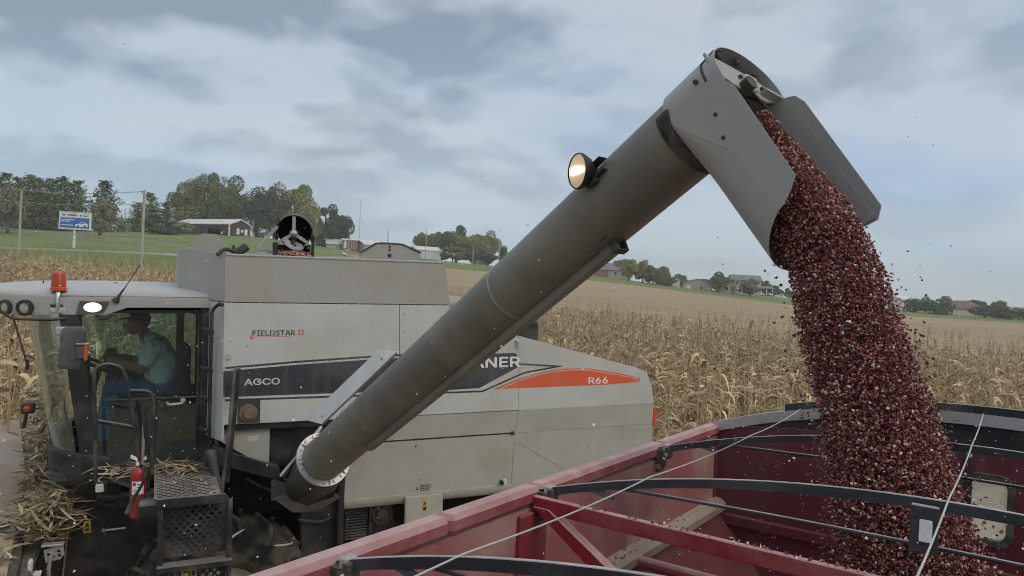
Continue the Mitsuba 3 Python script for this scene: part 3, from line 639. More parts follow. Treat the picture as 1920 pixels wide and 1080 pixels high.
P(f'{PF}__support', cat(box(-0.56, -0.36, -0.3, 0.2, 1.85, 1.95, 0.01), hull([(-0.78, 0.1, 2.06), (-0.78, 0.1, 2.10), (-0.5, -0.1, 1.98), (-0.5, -0.1, 2.02), (-0.78, 0.15, 2.06), (-0.5, -0.05, 1.98)])), 'black_bar')

# --- front wheel
W = 'front_wheel'
WC = np.array([0.11, 0.0, 0.76])
prof = [(0.42, 0.62), (0.50, 0.70), (0.70, 0.72), (0.80, 0.70), (0.835, 0.60), (0.84, 0.40), (0.835, 0.20), (0.80, 0.12), (0.70, 0.10), (0.50, 0.12), (0.42, 0.20)]
P(f'{W}__tyre', lathe(prof, 56, (0, 1, 0), WC), 'rubber', 35)
for i in range(36):
    a0 = 2 * PI * i / 36
    s = -1 if i % 2 else 1
    pts = []
    for k, (r0, r1) in enumerate(((0.80, 0.875), (0.80, 0.875), (0.70, 0.80))):
        yy = 0.41 - s * (-0.02, 0.27, 0.325)[k]
        aa = a0 + (0.0, 0.13, 0.17)[k]
        for da, rr in ((-0.030, r0), (0.030, r0), (-0.018, r1), (0.018, r1)):
            pts.append(WC + [rr * math.sin(aa + da), yy, rr * math.cos(aa + da)])
    P(f'{W}__tyre__lug', hull(pts), 'rubber')
P(f'{W}__rim', lathe([(0.42, 0.20), (0.40, 0.24), (0.36, 0.30), (0.12, 0.32), (0.11, 0.26), (0.0001, 0.26)], 32, (0, 1, 0), WC), 'lower_paint', 35)
far_c = WC + [0, 2.55, 0]
P('front_wheel_001__tyre', lathe(prof, 40, (0, 1, 0), far_c), 'rubber', 35)
rw = np.array([3.7, 0.2, 0.45])
for k, yy in ((2, 0.35), (3, 2.3)):
    P(f'rear_wheel{"" if k == 2 else "_001"}__tyre', lathe([(0.28, 0.25), (0.45, 0.28), (0.54, 0.25), (0.55, 0.0), (0.54, -0.05), (0.45, -0.08), (0.28, -0.05)], 36, (0, 1, 0), (3.7, yy + 0.2, 0.46)), 'rubber', 35)
    P(f'rear_wheel{"" if k == 2 else "_001"}__rim', lathe([(0.29, -0.04), (0.27, 0.0), (0.12, 0.06), (0.10, 0.0), (0.0001, -0.02)], 28, (0, 1, 0), (3.7, yy + 0.2, 0.46)), 'lower_paint', 35)

# --- feeder house and dark running gear below the cab
P('feeder_house', cat(hull([(-0.15, 0.55, 1.2), (-0.15, 2.1, 1.2), (-0.15, 0.55, 1.98), (-0.15, 2.1, 1.98), (-1.33, 0.55, 0.55), (-1.33, 2.1, 0.55), (-1.33, 0.55, 1.70), (-1.33, 2.1, 1.70)])), 'black_paint')
P('axle_housing', cat(box(-0.15, 0.4, 0.75, 2.4, 0.6, 1.9, 0.04), lathe([(0.0001, 0.2), (0.2, 0.2), (0.22, 0.0), (0.16, -0.1), (0.16, -0.4)], 20, (0, -1, 0), (0.11, 0.5, 0.76))), 'black_paint')
P('belly_frame', cat(box(-0.9, 0.1, 0.45, 0.60, 1.78, 1.95, 0.02), box(-0.75, -0.35, 0.30, 0.5, 1.75, 1.9, 0.03), tube([(-0.9, 0.4, 1.86), (-0.3, 0.35, 1.80)], 0.025)), 'black_paint')
P('sticker', prism(sbox(-1.012, 1.51, -0.955, 1.615), 0.003, at=0.549), 'yellow_decal')
P('sticker', cat(prism([(-1.003, 1.565), (-0.964, 1.565), (-0.983, 1.600)], 0.002, at=0.5455), prism(sbox(-1.0, 1.525, -0.967, 1.55), 0.002, at=0.5455)), 'black_decal')
P('grab_bolt', cat(tube([(-0.84, 0.53, 1.524), (-0.68, 0.52, 1.530)], 0.011), disc_bolt((-0.85, 0.53, 1.524), (-1, -0.5, 0), 0.02, 0.02)), 'galvanised')
for hp_ in ([(-0.95, 0.48, 1.80), (-0.7, 0.40, 1.74), (-0.35, 0.42, 1.70), (0.1, 0.6, 1.75)], [(-0.9, 0.5, 1.90), (-0.6, 0.42, 1.84), (-0.3, 0.40, 1.86), (0.0, 0.5, 1.95)], [(0.3, 0.25, 1.95), (0.55, 0.18, 1.80), (0.9, 0.18, 1.84), (1.1, 0.22, 1.80)], [(0.75, 0.18, 1.55), (0.95, 0.16, 1.50), (1.1, 0.2, 1.55)]):
    P('hydraulic_hose', tube(arc_path(hp_, 0.15), 0.014, 8), 'cast_iron', 50)
P('feeder_bar', tube([(-1.12, 0.50, 1.58), (-1.16, 0.45, 1.05)], 0.008), 'ledge_beige')

# --- unloading auger
AU = 'unloading_auger'


def A(path, mesh, m, smooth=False, label=None):
    return P(f'{AU}__{path}', mesh, m, smooth, label, frame=AF)


cyl = lambda s0, s1, r0, r1, n=48: lathe([(r0, s0), (r1, s1)], n, (1, 0, 0))
A('tube', lathe([(0.185, 0.03), (0.181, 0.10), (0.180, 1.5), (0.180, 3.01), (0.1815, 3.014), (0.1815, 3.026), (0.180, 3.03), (0.180, 4.48)], 64, (1, 0, 0)), 'auger_paint', 35)
A('seam', lathe([(0.179, 3.004), (0.1835, 3.008), (0.1835, 3.016), (0.179, 3.02)], 64, (1, 0, 0)), 'spout_paint', 30)
fl = Point(0, 0).buffer(0.232, 20).difference(Point(0, 0).buffer(0.178, 20))
fm = trimesh.creation.extrude_polygon(fl, 0.022, engine='earcut')
A('flange', mk(fm.vertices[:, [2, 0, 1]], fm.faces), 'galvanised')
for i in range(16):
    a = 2 * PI * i / 16 + 0.1
    A('flange_bolt', disc_bolt((0.022, 0.208 * math.cos(a), 0.208 * math.sin(a)), (1, 0, 0), 0.013, 0.013), 'galvanised')
    if i % 2:
        A('flange_gusset', hull([(0.022, 0.185 * math.cos(a + 0.2), 0.185 * math.sin(a + 0.2)), (0.022, 0.228 * math.cos(a + 0.2), 0.228 * math.sin(a + 0.2)), (0.06, 0.184 * math.cos(a + 0.2), 0.184 * math.sin(a + 0.2)), (0.022, 0.185 * math.cos(a + 0.24), 0.185 * math.sin(a + 0.24)), (0.022, 0.228 * math.cos(a + 0.24), 0.228 * math.sin(a + 0.24))]), 'galvanised')
# cast elbow under the flange and its turning flange (combine frame)
B0 = np.array([0.839, -0.49, 2.25]); tl = CF.m @ AF.m[0]; ll = CF.m @ AF.m[1]; ql = CF.m @ AF.m[2]
bp = lambda s, l, q: B0 + s * tl + l * ll + q * ql
ring = [bp(-0.0, 0.20 * math.cos(a), 0.20 * math.sin(a)) for a in np.linspace(0, 2 * PI, 24, endpoint=False)]
P(f'{AU}__elbow', hull(ring + [np.array([0.82, 0.14, 2.12]) + [0.14 * math.cos(a), 0, 0.14 * math.sin(a)] for a in np.linspace(0, 2 * PI, 16, endpoint=False)] + [np.array(p) for p in [(0.52, -0.42, 1.99), (0.56, -0.46, 1.90), (0.70, -0.50, 1.86), (0.95, -0.45, 1.92)]]), 'cast_iron', 25)
P(f'{AU}__elbow_lug', cat(hull([(0.43, -0.42, 2.10), (0.47, -0.44, 2.10), (0.43, -0.44, 1.93), (0.47, -0.46, 1.93), (0.62, -0.44, 2.02), (0.62, -0.46, 1.90), (0.62, -0.38, 2.02), (0.44, -0.36, 2.08), (0.44, -0.38, 1.94)]), hull([(0.45, -0.47, 1.95), (0.60, -0.53, 1.84), (0.80, -0.50, 1.82), (1.02, -0.42, 1.90), (0.60, -0.40, 1.86), (0.80, -0.38, 1.86), (0.9, -0.45, 2.0), (0.5, -0.4, 2.0)])), 'cast_iron')
P(f'{AU}__elbow_arm', hull([(0.50, -0.42, 2.14), (0.53, -0.42, 2.10), (0.86, -0.25, 2.46), (0.89, -0.25, 2.42), (0.50, -0.3, 2.10), (0.84, -0.1, 2.40), (0.70, -0.2, 2.1)]), 'cast_iron')
P(f'{AU}__elbow_trim', cat(tube([(0.50, -0.45, 2.13), (0.70, -0.36, 2.33)], 0.012), tube([(0.70, -0.36, 2.33), (0.86, -0.27, 2.49)], 0.015)), 'galvanised')
# the light sheet lying along the tube's foot
pl = [bp(-0.168, 0.03, 0.425), bp(0.365, 0.12, 0.194), bp(1.779, 0.12, 0.186), bp(1.387, 0.03, 0.387)]
off = -ll * 0.012
P(f'{AU}__guard_plate', hull([p for p in pl] + [p + off for p in pl]), 'guard_paint')
P(f'{AU}__guard_plate__lip', cat(tube([pl[1] + off, pl[2] + off], 0.008, 6)), 'galvanised')
P(f'{AU}__guard_plate__bolt', cat(*[disc_bolt(bp(s, 0.135, q), ll, 0.013, 0.01) for s, q in ((0.45, 0.235), (1.6, 0.22))]), 'galvanised')
# box rail under the tube with its end bracket, pipe along the top
A('rail', box(0.9, 3.82, -0.026, 0.026, -0.226, -0.176, 0.005), 'auger_paint')
A('rail_bracket', cat(box(3.81, 3.85, -0.038, 0.038, -0.235, -0.229), box(3.81, 3.85, -0.040, -0.032, -0.235, -0.15), box(3.81, 3.85, 0.032, 0.040, -0.235, -0.15), box(3.80, 3.85, 0.035, 0.08, -0.165, -0.158)), 'cast_iron')
A('pipe', tube([(1.0, -0.07, 0.178), (2.4, -0.07, 0.178), (3.9, -0.065, 0.178)], 0.013, 8), 'black_paint', 40)
for s in (1.4, 2.3, 3.1, 3.8):
    A('pipe_clip', box(s, s + 0.03, -0.095, -0.045, 0.165, 0.195, 0.004), 'black_paint')
# rubber band between tube and spout
band = [[(s, r * math.cos(a), r * math.sin(a)) for a in np.linspace(0.25, -PI - 0.25, 40)] for s, r in ((4.412, 0.182), (4.416, 0.195), (4.44, 0.197), (4.455, 0.1935), (4.46, 0.182))]
A('rubber_band', shell(*grid(band), 0.004), 'rubber', 40)
A('rubber_band', shell(*grid([[(s + 0.014 * math.sin(3 * a), (r + 0.006) * math.cos(a), (r + 0.006) * math.sin(a)) for a in np.linspace(0.22, -PI - 0.1, 40)] for s, r in ((4.445, 0.19), (4.45, 0.198), (4.475, 0.198), (4.48, 0.19))]), 0.004), 'rubber', 40)
# the spout: hood over the end of the tube and a chute bent down from it
R = 0.192
sf = lambda q: 4.787 + 0.12 * (-0.06 - q) if q < -0.06 else 4.768 - 0.10 * max(q, 0) - 0.3 * min(q, 0) * 0
cb_ = lambda q: 4.612 + 0.185 * (-q)
s0 = lambda q: 4.462 if q >= 0 else (4.462 + (cb_(-0.30) - 4.462) * (q / -0.30) ** 1.1 if q > -0.30 else cb_(q))
rows_ = []
for w in np.linspace(0, 1, 14):
    row = []
    e = w                                     # 0 at the back of the flat side, 1 at its free edge
    nb, fb = -0.62 + 0.075 * e ** 1.6, -0.69
    for k in np.linspace(1, 0, 14)[:-1]:
        q = nb * k
        row.append((s0(q) + (sf(q) - s0(q)) * e, R, q))
    for a in np.linspace(PI / 2, -PI / 2, 33):
        q = R * math.cos(a)
        row.append((4.462 + (sf(max(q, 0)) - 4.462) * e, R * math.sin(a), q))
    for k in np.linspace(0, 1, 14)[1:]:
        q = fb * k
        row.append((s0(q) + (sf(q) - s0(q)) * e, -R, q))
    rows_.append(row)
A('spout__hood', shell(*grid([r[::-1] for r in rows_]), 0.003), 'spout_paint', 40)
rows_ = []
for w in np.linspace(0, 1, 14):
    row = []
    for a in np.linspace(0, PI, 25):
        q = w * (-0.62 - 0.07 * a / PI - 0.10 * math.sin(a))
        c = s0(q)
        rb = max(0.02, c - (cb_(q) - R))
        row.append((c - rb * abs(math.sin(a)) ** 0.92, R * math.copysign(abs(math.cos(a)) ** 0.85, math.cos(a)), q))
    rows_.append(row)
A('spout__chute', shell(*grid([r[::-1] for r in rows_]), 0.003), 'spout_paint', 40)
# outer side plate of the chute, flaring past the near one
fp = [(4.72, -0.02), (4.765, -0.035), (4.812, -0.06), (4.835, -0.11), (4.90, -0.66), (4.865, -0.70), (4.74, -0.69)]
e2 = Polygon(fp)
em = trimesh.creation.extrude_polygon(e2, 0.005, engine='earcut')
A('spout__side_plate', mk(np.stack([em.vertices[:, 0], -0.197 - em.vertices[:, 2], em.vertices[:, 1]], 1), em.faces), 'spout_paint')
for s, q in ((4.672, -0.134), (4.661, -0.238)):
    A('spout__bolt', disc_bolt((s, R, q), (0, 1, 0), 0.009, 0.009), 'cast_iron')
for a in (-0.9, -0.35, 0.35, 0.9):
    q = R * math.cos(a)
    A('spout__bolt', disc_bolt((sf(q) - 0.03, (R - 0.008) * math.sin(a), (R - 0.008) * math.cos(a)), (0, -math.sin(a), -math.cos(a)), 0.013, 0.022), 'cast_iron')
A('spout__strap', tube([(sf(R * math.cos(a)) - 0.02 - 0.05 * (a > 0.9), (R + 0.003) * math.sin(a), (R + 0.003) * math.cos(a)) for a in np.linspace(0.2, 1.5, 10)], 0.006, 6), 'cast_iron')
A('spout__strap_bolt', disc_bolt((4.655, R, 0.045), (0, 1, 0), 0.011, 0.014), 'cast_iron')
# end bearing on its bar across the mouth
bz = lambda l: 0.054 + 0.25 * l
A('bearing_bar', hull([(s, l, bz(l) + d) for s in (4.722, 4.732) for l, d0, d1 in ((0.175, -0.045, 0.04), (0.06, -0.07, 0.045), (-0.12, -0.07, 0.045), (-0.19, -0.035, 0.03)) for d in (d0, d1)]), 'spout_paint')
A('bearing_bar__lip', hull([(s, l, bz(l) - 0.036 + d) for s in (4.722, 4.765) for l in (-0.10, -0.245) for d in (-0.006, 0.006)]), 'spout_paint')
BC = (4.732, -0.062, 0.037)
A('bearing', lathe([(0.0001, 0.026), (0.010, 0.026), (0.011, 0.021), (0.020, 0.021), (0.021, 0.016), (0.030, 0.016), (0.033, 0.011), (0.044, 0.009), (0.048, 0.004), (0.048, 0.0)], 28, (1, 0, 0), BC), 'spout_paint', 30)
for l, q in ((0.062, 0.018), (-0.062, -0.016)):
    A('bearing__bolt', disc_bolt((4.732, BC[1] + l, BC[2] + q), (1, 0, 0), 0.010, 0.012), 'cast_iron')
A('flighting', shell(*grid([[(4.15 + 0.36 * a / (2 * PI), r * math.cos(a), r * math.sin(a)) for a in np.linspace(0, 3.3 * PI, 50)] for r in (0.03, 0.165)]), 0.006), 'cast_iron', 40)
A('shaft', tube([(3.9, 0, 0), (4.77, 0, 0)], 0.03, 12), 'cast_iron', 40)
# work lamp on its bracket: world frame
LP = np.array([0.284, 3.45, 4.358]); la = nrm([-0.90, -0.43, -0.03])
L = f'{AU}__work_lamp'
WFm = Frame([0, 0, 0], [1, 0, 0], [0, 1, 0], [0, 0, 1])
P(L, lathe([(0.0805, 0.012), (0.084, 0.008), (0.085, -0.006), (0.080, -0.016), (0.066, -0.045), (0.040, -0.068), (0.022, -0.075), (0.0001, -0.076)], 36, la, LP), 'black_paint', 35, frame=WFm, label='lit round work lamp on the auger tube')
lm = lathe([(0.0001, 0.020), (0.03, 0.0185), (0.055, 0.015), (0.072, 0.010), (0.0795, 0.005)], 40, la, LP)
lm = mk(lm.vertices, lm.faces[:, ::-1])
lx = nrm(np.cross(la, [0, 0, 1])); lz = np.cross(lx, la)
lz = lz if lz[2] > 0 else -lz
lens = P(L + '__lens', lm, 'lens_amber', True, frame=WFm, uv=np.column_stack([(lm.vertices - LP) @ lx * 5 + 0.5, (lm.vertices - LP) @ lz * 5 + 0.5]))


def lens_glow(p, n, uv):
    """A filament behind fluted glass: brightest in a level band across the middle."""
    a = (p.x - LP[0]) * float(lx[0]) + (p.y - LP[1]) * float(lx[1])
    b = p.z - float(LP[2])
    core = dr.exp(-dr.square(b / 0.014) - dr.square(a / 0.05))
    ribs = 0.72 + 0.28 * dr.sin(a * 900)
    glow = dr.exp(-dr.square(b / 0.06) - dr.square(a / 0.08))
    return mi.Color3f(0.100, 0.074, 0.042) * (0.55 + 0.9 * glow) * ribs + mi.Color3f(1.5, 1.25, 0.85) * core * (0.75 + 0.25 * ribs)


scene[lens]['emitter'] = {'type': 'area', 'radiance': proc(lens_glow)}
bk = AF(np.array([[4.0, 0.165, 0.07]]))[0]
back = LP - la * 0.075
P(L + '__bracket', cat(tube([back + la * 0.01, back - la * 0.05], 0.022, 10), tube([back - la * 0.03, bk], 0.016, 8)), 'cast_iron', 40, frame=WFm)
A('lamp_bracket', cat(box(3.99, 4.07, 0.15, 0.20, 0.045, 0.051), box(3.99, 4.07, 0.15, 0.20, 0.110, 0.116), box(3.985, 3.992, 0.14, 0.20, 0.045, 0.116), box(3.95, 4.01, 0.17, 0.205, 0.02, 0.045, 0.006)), 'cast_iron')
P(L + '__wire', tube(arc_path([LP - la * 0.04 - lz * 0.07, LP - la * 0.09 - lz * 0.075, bk - np.array([0, 0, 0.05])], 0.04), 0.004, 5), 'black_paint', frame=WFm)

# ================================================================ the driver
def bones(chains, fine=0.02, it=6):
    """One smooth body from chains of (point, radius)."""
    parts = []
    for ch in chains:
        for (p, r), (q, s) in zip(ch, ch[1:]):
            pts = []
            for c, k in ((p, r), (q, s)):
                ico = trimesh.creation.icosphere(2).vertices
                pts.append(ico * k + np.asarray(c))
            parts.append(m3.Manifold.hull_points(np.vstack(pts)))
    b = m3.Manifold.batch_boolean(parts, m3.OpType.Add).refine_to_length(fine)
    mm = b.to_mesh()
    t = mk(mm.vert_properties[:, :3], mm.tri_verts)
    t.merge_vertices()
    trimesh.smoothing.filter_taubin(t, iterations=it)
    return t


DR = 'person'
tag(DR, 'person in pale blue t-shirt and blue jeans driving in the cab, hands on wheel', 'person')
used.discard(DR)
hip, chest, neck = (-0.40, 1.22, 2.72), (-0.45, 1.22, 3.02), (-0.56, 1.22, 3.19)
head = np.array((-0.655, 1.22, 3.295))
hd = [(np.array([-0.575, 1.22, 3.16]), 0.052), (np.array([-0.60, 1.22, 3.22]), 0.055)]
skin = [[hd[0], hd[1]], [(head + [0.03, 0, 0.03], 0.088), (head + [0.0, 0, 0.02], 0.085)], [(head + [0.02, 0, 0.02], 0.08), (head + [-0.035, 0, -0.055], 0.052)], [(head + [-0.045, 0, -0.06], 0.04), (head + [-0.05, 0, -0.065], 0.036)],
        [(head + [-0.082, 0, 0.0], 0.012), (head + [-0.108, 0, -0.025], 0.014)], [(head + [0.01, -0.085, 0.0], 0.018), (head + [0.012, -0.088, -0.03], 0.013)], [(head + [0.01, 0.085, 0.0], 0.018), (head + [0.012, 0.088, -0.03], 0.013)]]
for s in (-1, 1):
    sh, el_, wr = np.array([-0.50, 1.22 + s * 0.21, 3.09]), np.array([-0.60, 1.22 + s * 0.27, 2.885]), np.array([-0.835, 1.22 + s * 0.20, 2.965])
    skin.append([(sh, 0.055), (el_, 0.048), (el_ * 0.45 + wr * 0.55, 0.044), (wr, 0.030)])
    pm_ = wr + [-0.05, -s * 0.01, 0.008]
    skin.append([(wr, 0.028), (pm_, 0.034)])
    for k in range(4):
        o = pm_ + [-0.022, -s * 0.03 + s * 0.02 * k, 0.012]
        skin.append([(o, 0.011), (o + [-0.032, 0, 0.006], 0.010), (o + [-0.046, 0, -0.022 - 0.003 * (k % 2)], 0.009), (o + [-0.030, 0, -0.040], 0.008)])
    skin.append([(wr + [-0.03, -s * 0.026, 0.005], 0.013), (wr + [-0.055, -s * 0.045, -0.01], 0.011), (wr + [-0.078, -s * 0.045, -0.018], 0.009)])
mat('skin', (0.36, 0.19, 0.13), 0.6, 0.3)
mat('shirt', (0.72, 0.78, 0.78), 0.9, 0.1)
mat('jeans', (0.055, 0.12, 0.24), 0.9, 0.1)
mat('cap_cloth', (0.03, 0.03, 0.035), 0.9, 0.1)
put(DR, bones(skin, 0.014, 5), 'skin', CF, True)
sh_ = [[((-0.39, 1.22, 2.76), 0.150), ((-0.43, 1.22, 2.92), 0.155), ((-0.48, 1.22, 3.06), 0.135), ((-0.545, 1.22, 3.155), 0.07)], [((-0.44, 1.13, 2.80), 0.14), ((-0.44, 1.31, 2.80), 0.14)], [((-0.47, 1.09, 3.06), 0.10), ((-0.47, 1.35, 3.06), 0.10)]]
for s in (-1, 1):
    sh_.append([((-0.50, 1.22 + s * 0.18, 3.08), 0.085), ((-0.565, 1.22 + s * 0.25, 2.955), 0.070)])
put(DR + '__shirt', bones(sh_, 0.02, 6), 'shirt', CF, True)
jn = [[((-0.38, 1.14, 2.70), 0.135), ((-0.38, 1.30, 2.70), 0.135)]]
for s in (-1, 1):
    jn.append([((-0.42, 1.22 + s * 0.10, 2.68), 0.115), ((-0.84, 1.22 + s * 0.15, 2.70), 0.082), ((-0.90, 1.22 + s * 0.14, 2.45), 0.068), ((-0.92, 1.22 + s * 0.13, 2.22), 0.055)])
put(DR + '__jeans', bones(jn, 0.02, 6), 'jeans', CF, True)
for s in (-1, 1):
    put(DR + '__boot', bones([[((-0.92, 1.22 + s * 0.13, 2.20), 0.055), ((-0.92, 1.22 + s * 0.13, 2.15), 0.05), ((-1.06, 1.22 + s * 0.13, 2.14), 0.040)]], 0.02, 3), 'cap_cloth', CF, True)
put(DR + '__cap', cat(bones([[(tuple(head + [0.03, 0, 0.055]), 0.092), (tuple(head + [0.005, 0, 0.055]), 0.09)]], 0.02, 3), hull([tuple(head + [-0.07, s * 0.06, 0.055 + z]) for s in (-1, 1) for z in (0, 0.008)] + [tuple(head + [-0.15, s * 0.03, 0.04 + z]) for s in (-1, 1) for z in (0, 0.008)])), 'cap_cloth', CF, 40)
put(DR + '__seat_belt', tube([(-0.35, 1.05, 3.05), (-0.46, 1.06, 3.165), (-0.57, 1.12, 3.09), (-0.585, 1.22, 2.96), (-0.58, 1.36, 2.80)], 0.018, 6), 'cap_cloth', CF, 40)

# ================================================================ the fire extinguisher
FE = 'fire_extinguisher'
tag(FE, 'red fire extinguisher with a white label strapped beside the cab step', 'fire extinguisher')
FX = np.array([-0.572, -0.10, 1.80])
put(FE + '__bottle', lathe([(0.0001, 0.0), (0.052, 0.0), (0.058, 0.012), (0.058, 0.345), (0.052, 0.375), (0.035, 0.400), (0.020, 0.410), (0.018, 0.425), (0.0001, 0.425)], 30, (0, 0, 1), FX), 'red_enamel', CF, 40)
lab = shell(*grid([[FX + [0.0592 * math.cos(a), 0.0592 * math.sin(a), z] for a in np.linspace(-2.35, -0.75, 14)] for z in (0.20, 0.305)]), 0.001)
put(FE + '__label', lab, 'plain_white', CF, 40)
put(FE + '__label__print', cat(*[shell(*grid([[FX + [0.0602 * math.cos(a), 0.0602 * math.sin(a), z] for a in np.linspace(a0, a1, 5)] for z in (z0, z1)]), 0.0008) for a0, a1, z0, z1 in ((-2.2, -1.8, 0.27, 0.295), (-1.65, -1.25, 0.275, 0.282), (-1.65, -1.15, 0.255, 0.262), (-2.2, -1.3, 0.235, 0.240), (-2.2, -1.4, 0.22, 0.225))]), 'grey_plastic', CF)
put(FE + '__valve', cat(tube([FX + [0, 0, 0.42], FX + [0, 0, 0.455]], 0.018), hull([FX + p for p in ([-0.06, -0.012, 0.49], [-0.06, 0.012, 0.49], [0.02, -0.014, 0.445], [0.02, 0.014, 0.445], [-0.055, -0.01, 0.515], [-0.055, 0.01, 0.515], [0.02, 0, 0.47])]), hull([FX + p for p in ([0.0, -0.01, 0.44], [0.0, 0.01, 0.44], [0.055, -0.01, 0.50], [0.055, 0.01, 0.50], [0.06, 0, 0.47])])), 'plain_white', CF)
put(FE + '__hose', tube(arc_path([FX + [0.02, -0.02, 0.435], FX + [0.06, -0.05, 0.42], FX + [0.045, -0.075, 0.30], FX + [-0.04, -0.085, 0.16]], 0.06), 0.0105, 8), 'rubber', CF, 50)
put(FE + '__nozzle', tube([FX + [-0.04, -0.085, 0.165], FX + [-0.075, -0.085, 0.06]], [0.012, 0.018], 10), 'rubber', CF, 40)
put(FE + '__strap', cat(lathe([(0.060, 0.15), (0.061, 0.15), (0.061, 0.175), (0.060, 0.175)], 28, (0, 0, 1), FX), box(FX[0] + 0.05, FX[0] + 0.16, -0.11, 0.0, FX[2] + 0.14, FX[2] + 0.19), box(FX[0] + 0.055, FX[0] + 0.085, -0.08, 0.0, FX[2], FX[2] + 0.4)), 'black_bar', CF, 30)

# ================================================================ the corn header, far left, with its trash
HD = 'corn_header'
tag(HD, 'grey steel corn header seen end-on in front of the cab, littered with husks', 'corn header')
ctrl = np.array([(-1.37, -0.70), (-1.42, -0.1), (-1.55, 0.9), (-1.69, 2.25), (-2.0, 4.0), (-2.25, 5.4)])
for a, b, nme in ((0, 2, 'deck_panel'), (2, 3, 'deck_panel'), (3, 5, 'deck_panel')):
    e0, e1 = ctrl[a], ctrl[b]
    e1 = e1 + (e0 - e1) * 0.006
    poly = [tuple(e0), tuple(e1), (e1[0] - 1.3, e1[1]), (e0[0] - 1.3, e0[1])]
    m = prism(poly, 0.02, 'z', 1.58)
    v = m.vertices
    v[:, 2] += -0.10 * (v[:, 0] + 1.4)
    put(f'{HD}__{nme}', m, 'deck_litter', CF)
eg = []
for i in range(len(ctrl)):
    eg.append([(ctrl[i][0] + 0.004, ctrl[i][1], 1.605), (ctrl[i][0] + 0.05, ctrl[i][1], 1.58), (ctrl[i][0] + 0.055, ctrl[i][1], 1.44)])
put(f'{HD}__back_flange', shell(*grid(eg), 0.01), 'cast_iron', CF)
put(f'{HD}__end_plate', box(-2.6, -1.40, -0.72, -0.70, 0.6, 1.60), 'black_bar', CF)
put(f'{HD}__back_plate', box(-1.44, -1.30, -0.5, 0.6, 0.7, 1.48, 0.02), 'black_bar', CF)
put(f'{HD}__reflector', cat(box(-1.325, -1.30, -0.12, -0.02, 1.36, 1.53, 0.006), box(-1.33, -1.25, -0.02, 0.06, 1.38, 1.40)), 'plain_white', CF)
put(f'{HD}__coupler', cat(prism(Polygon([(-1.245, 1.55), (-1.11, 1.585), (-1.10, 1.50), (-1.125, 1.465), (-1.23, 1.45)]).difference(shapely.union_all([Point(x, y).buffer(0.013) for x, y in ((-1.21, 1.51), (-1.175, 1.49), (-1.14, 1.53), (-1.135, 1.495))])), 0.02, at=0.10), box(-1.26, -1.10, 0.04, 0.12, 1.585, 1.60, 0.004), tube([(-1.19, 0.06, 1.51), (-1.205, 0.06, 1.40), (-1.20, 0.1, 1.2)], [0.012, 0.016, 0.02])), 'galvanised', CF)
put(f'{HD}__marker_lamp', cat(box(-1.475, -1.375, 0.42, 0.49, 2.595, 2.685, 0.01), tube([(-1.43, 0.46, 2.62), (-1.46, 0.60, 2.55), (-1.52, 0.9, 2.4)], 0.014)), 'black_paint', CF)
put(f'{HD}__marker_lamp__lens', lathe([(0.0001, 0.028), (0.018, 0.024), (0.028, 0.010), (0.030, 0.0)], 16, (0.3, -0.9, -0.2), (-1.425, 0.415, 2.64)), 'amber_plastic', CF, 40)


def debris(n, where, length, width, seed, flat=0.8, tones=None):
    """Loose dry leaf pieces and stalk bits: where(r) -> a point."""
    r = np.random.default_rng(seed)
    k = 6
    P0 = np.array([where(r) for _ in range(n)])
    L = r.uniform(*length, n)
    az = r.uniform(0, 2 * PI, n)
    el = r.normal(0, 1 - flat, n)
    d = np.stack([np.cos(az) * np.cos(el), np.sin(az) * np.cos(el), np.sin(el)], 1)
    t = np.linspace(-0.5, 0.5, k)
    up = np.cross(np.cross(d, [0, 0, 1]), d)
    bend = r.normal(0, 0.35, n)[:, None] * (t ** 2)[None] * L[:, None]
    sd = np.cross(d, up)
    sd /= np.linalg.norm(sd, axis=1, keepdims=True)
    tw = r.uniform(-1.2, 1.2, (n, 1)) * t[None] + r.uniform(-0.6, 0.6, (n, 1))
    lat = np.cos(tw)[..., None] * sd[:, None] + np.sin(tw)[..., None] * up[:, None]
    sway = (r.normal(0, 0.25, n)[:, None] * np.sin(t * 4)[None] * L[:, None])[..., None] * sd[:, None]
    pts = P0[:, None] + d[:, None] * (t[None] * L[:, None])[..., None] + up[:, None] * bend[..., None] + sway * 0.4
    w = r.uniform(*width, n)[:, None] * (1 - (2 * np.abs(t)) ** 3 * 0.85)[None]
    v, f = ribbons(pts, w, lat)
    pal = np.array(tones if tones is not None else [(0.46, 0.37, 0.24), (0.34, 0.26, 0.165), (0.60, 0.50, 0.34), (0.20, 0.145, 0.09), (0.34, 0.285, 0.205)])
    c = pal[r.integers(0, len(pal), n)] * r.uniform(0.7, 1.15, (n, 1))
    return mk(v, f), np.repeat(c, 2 * k, 0)


def heap(r):
    k = r.random()
    if k < 0.36:
        n_ = r.uniform(0.15, 2.0)
        return (-1.34 - 0.14 * n_ + abs(r.normal(0, 0.14)), n_, 1.62 + 0.16 * r.random() + 0.16 * n_ * 0.5)
    if k < 0.60:
        return (-1.21 + r.normal(0, 0.075), 0.22 + abs(r.normal(0, 0.22)), 1.76 + r.normal(0, 0.09))
    n_ = r.uniform(0.7, 4.2)
    return (-1.33 - 0.145 * n_ + abs(r.normal(0, 0.13)), n_, 1.62 + r.random() * min(0.75, 0.40 * n_) + r.normal(0, 0.05))


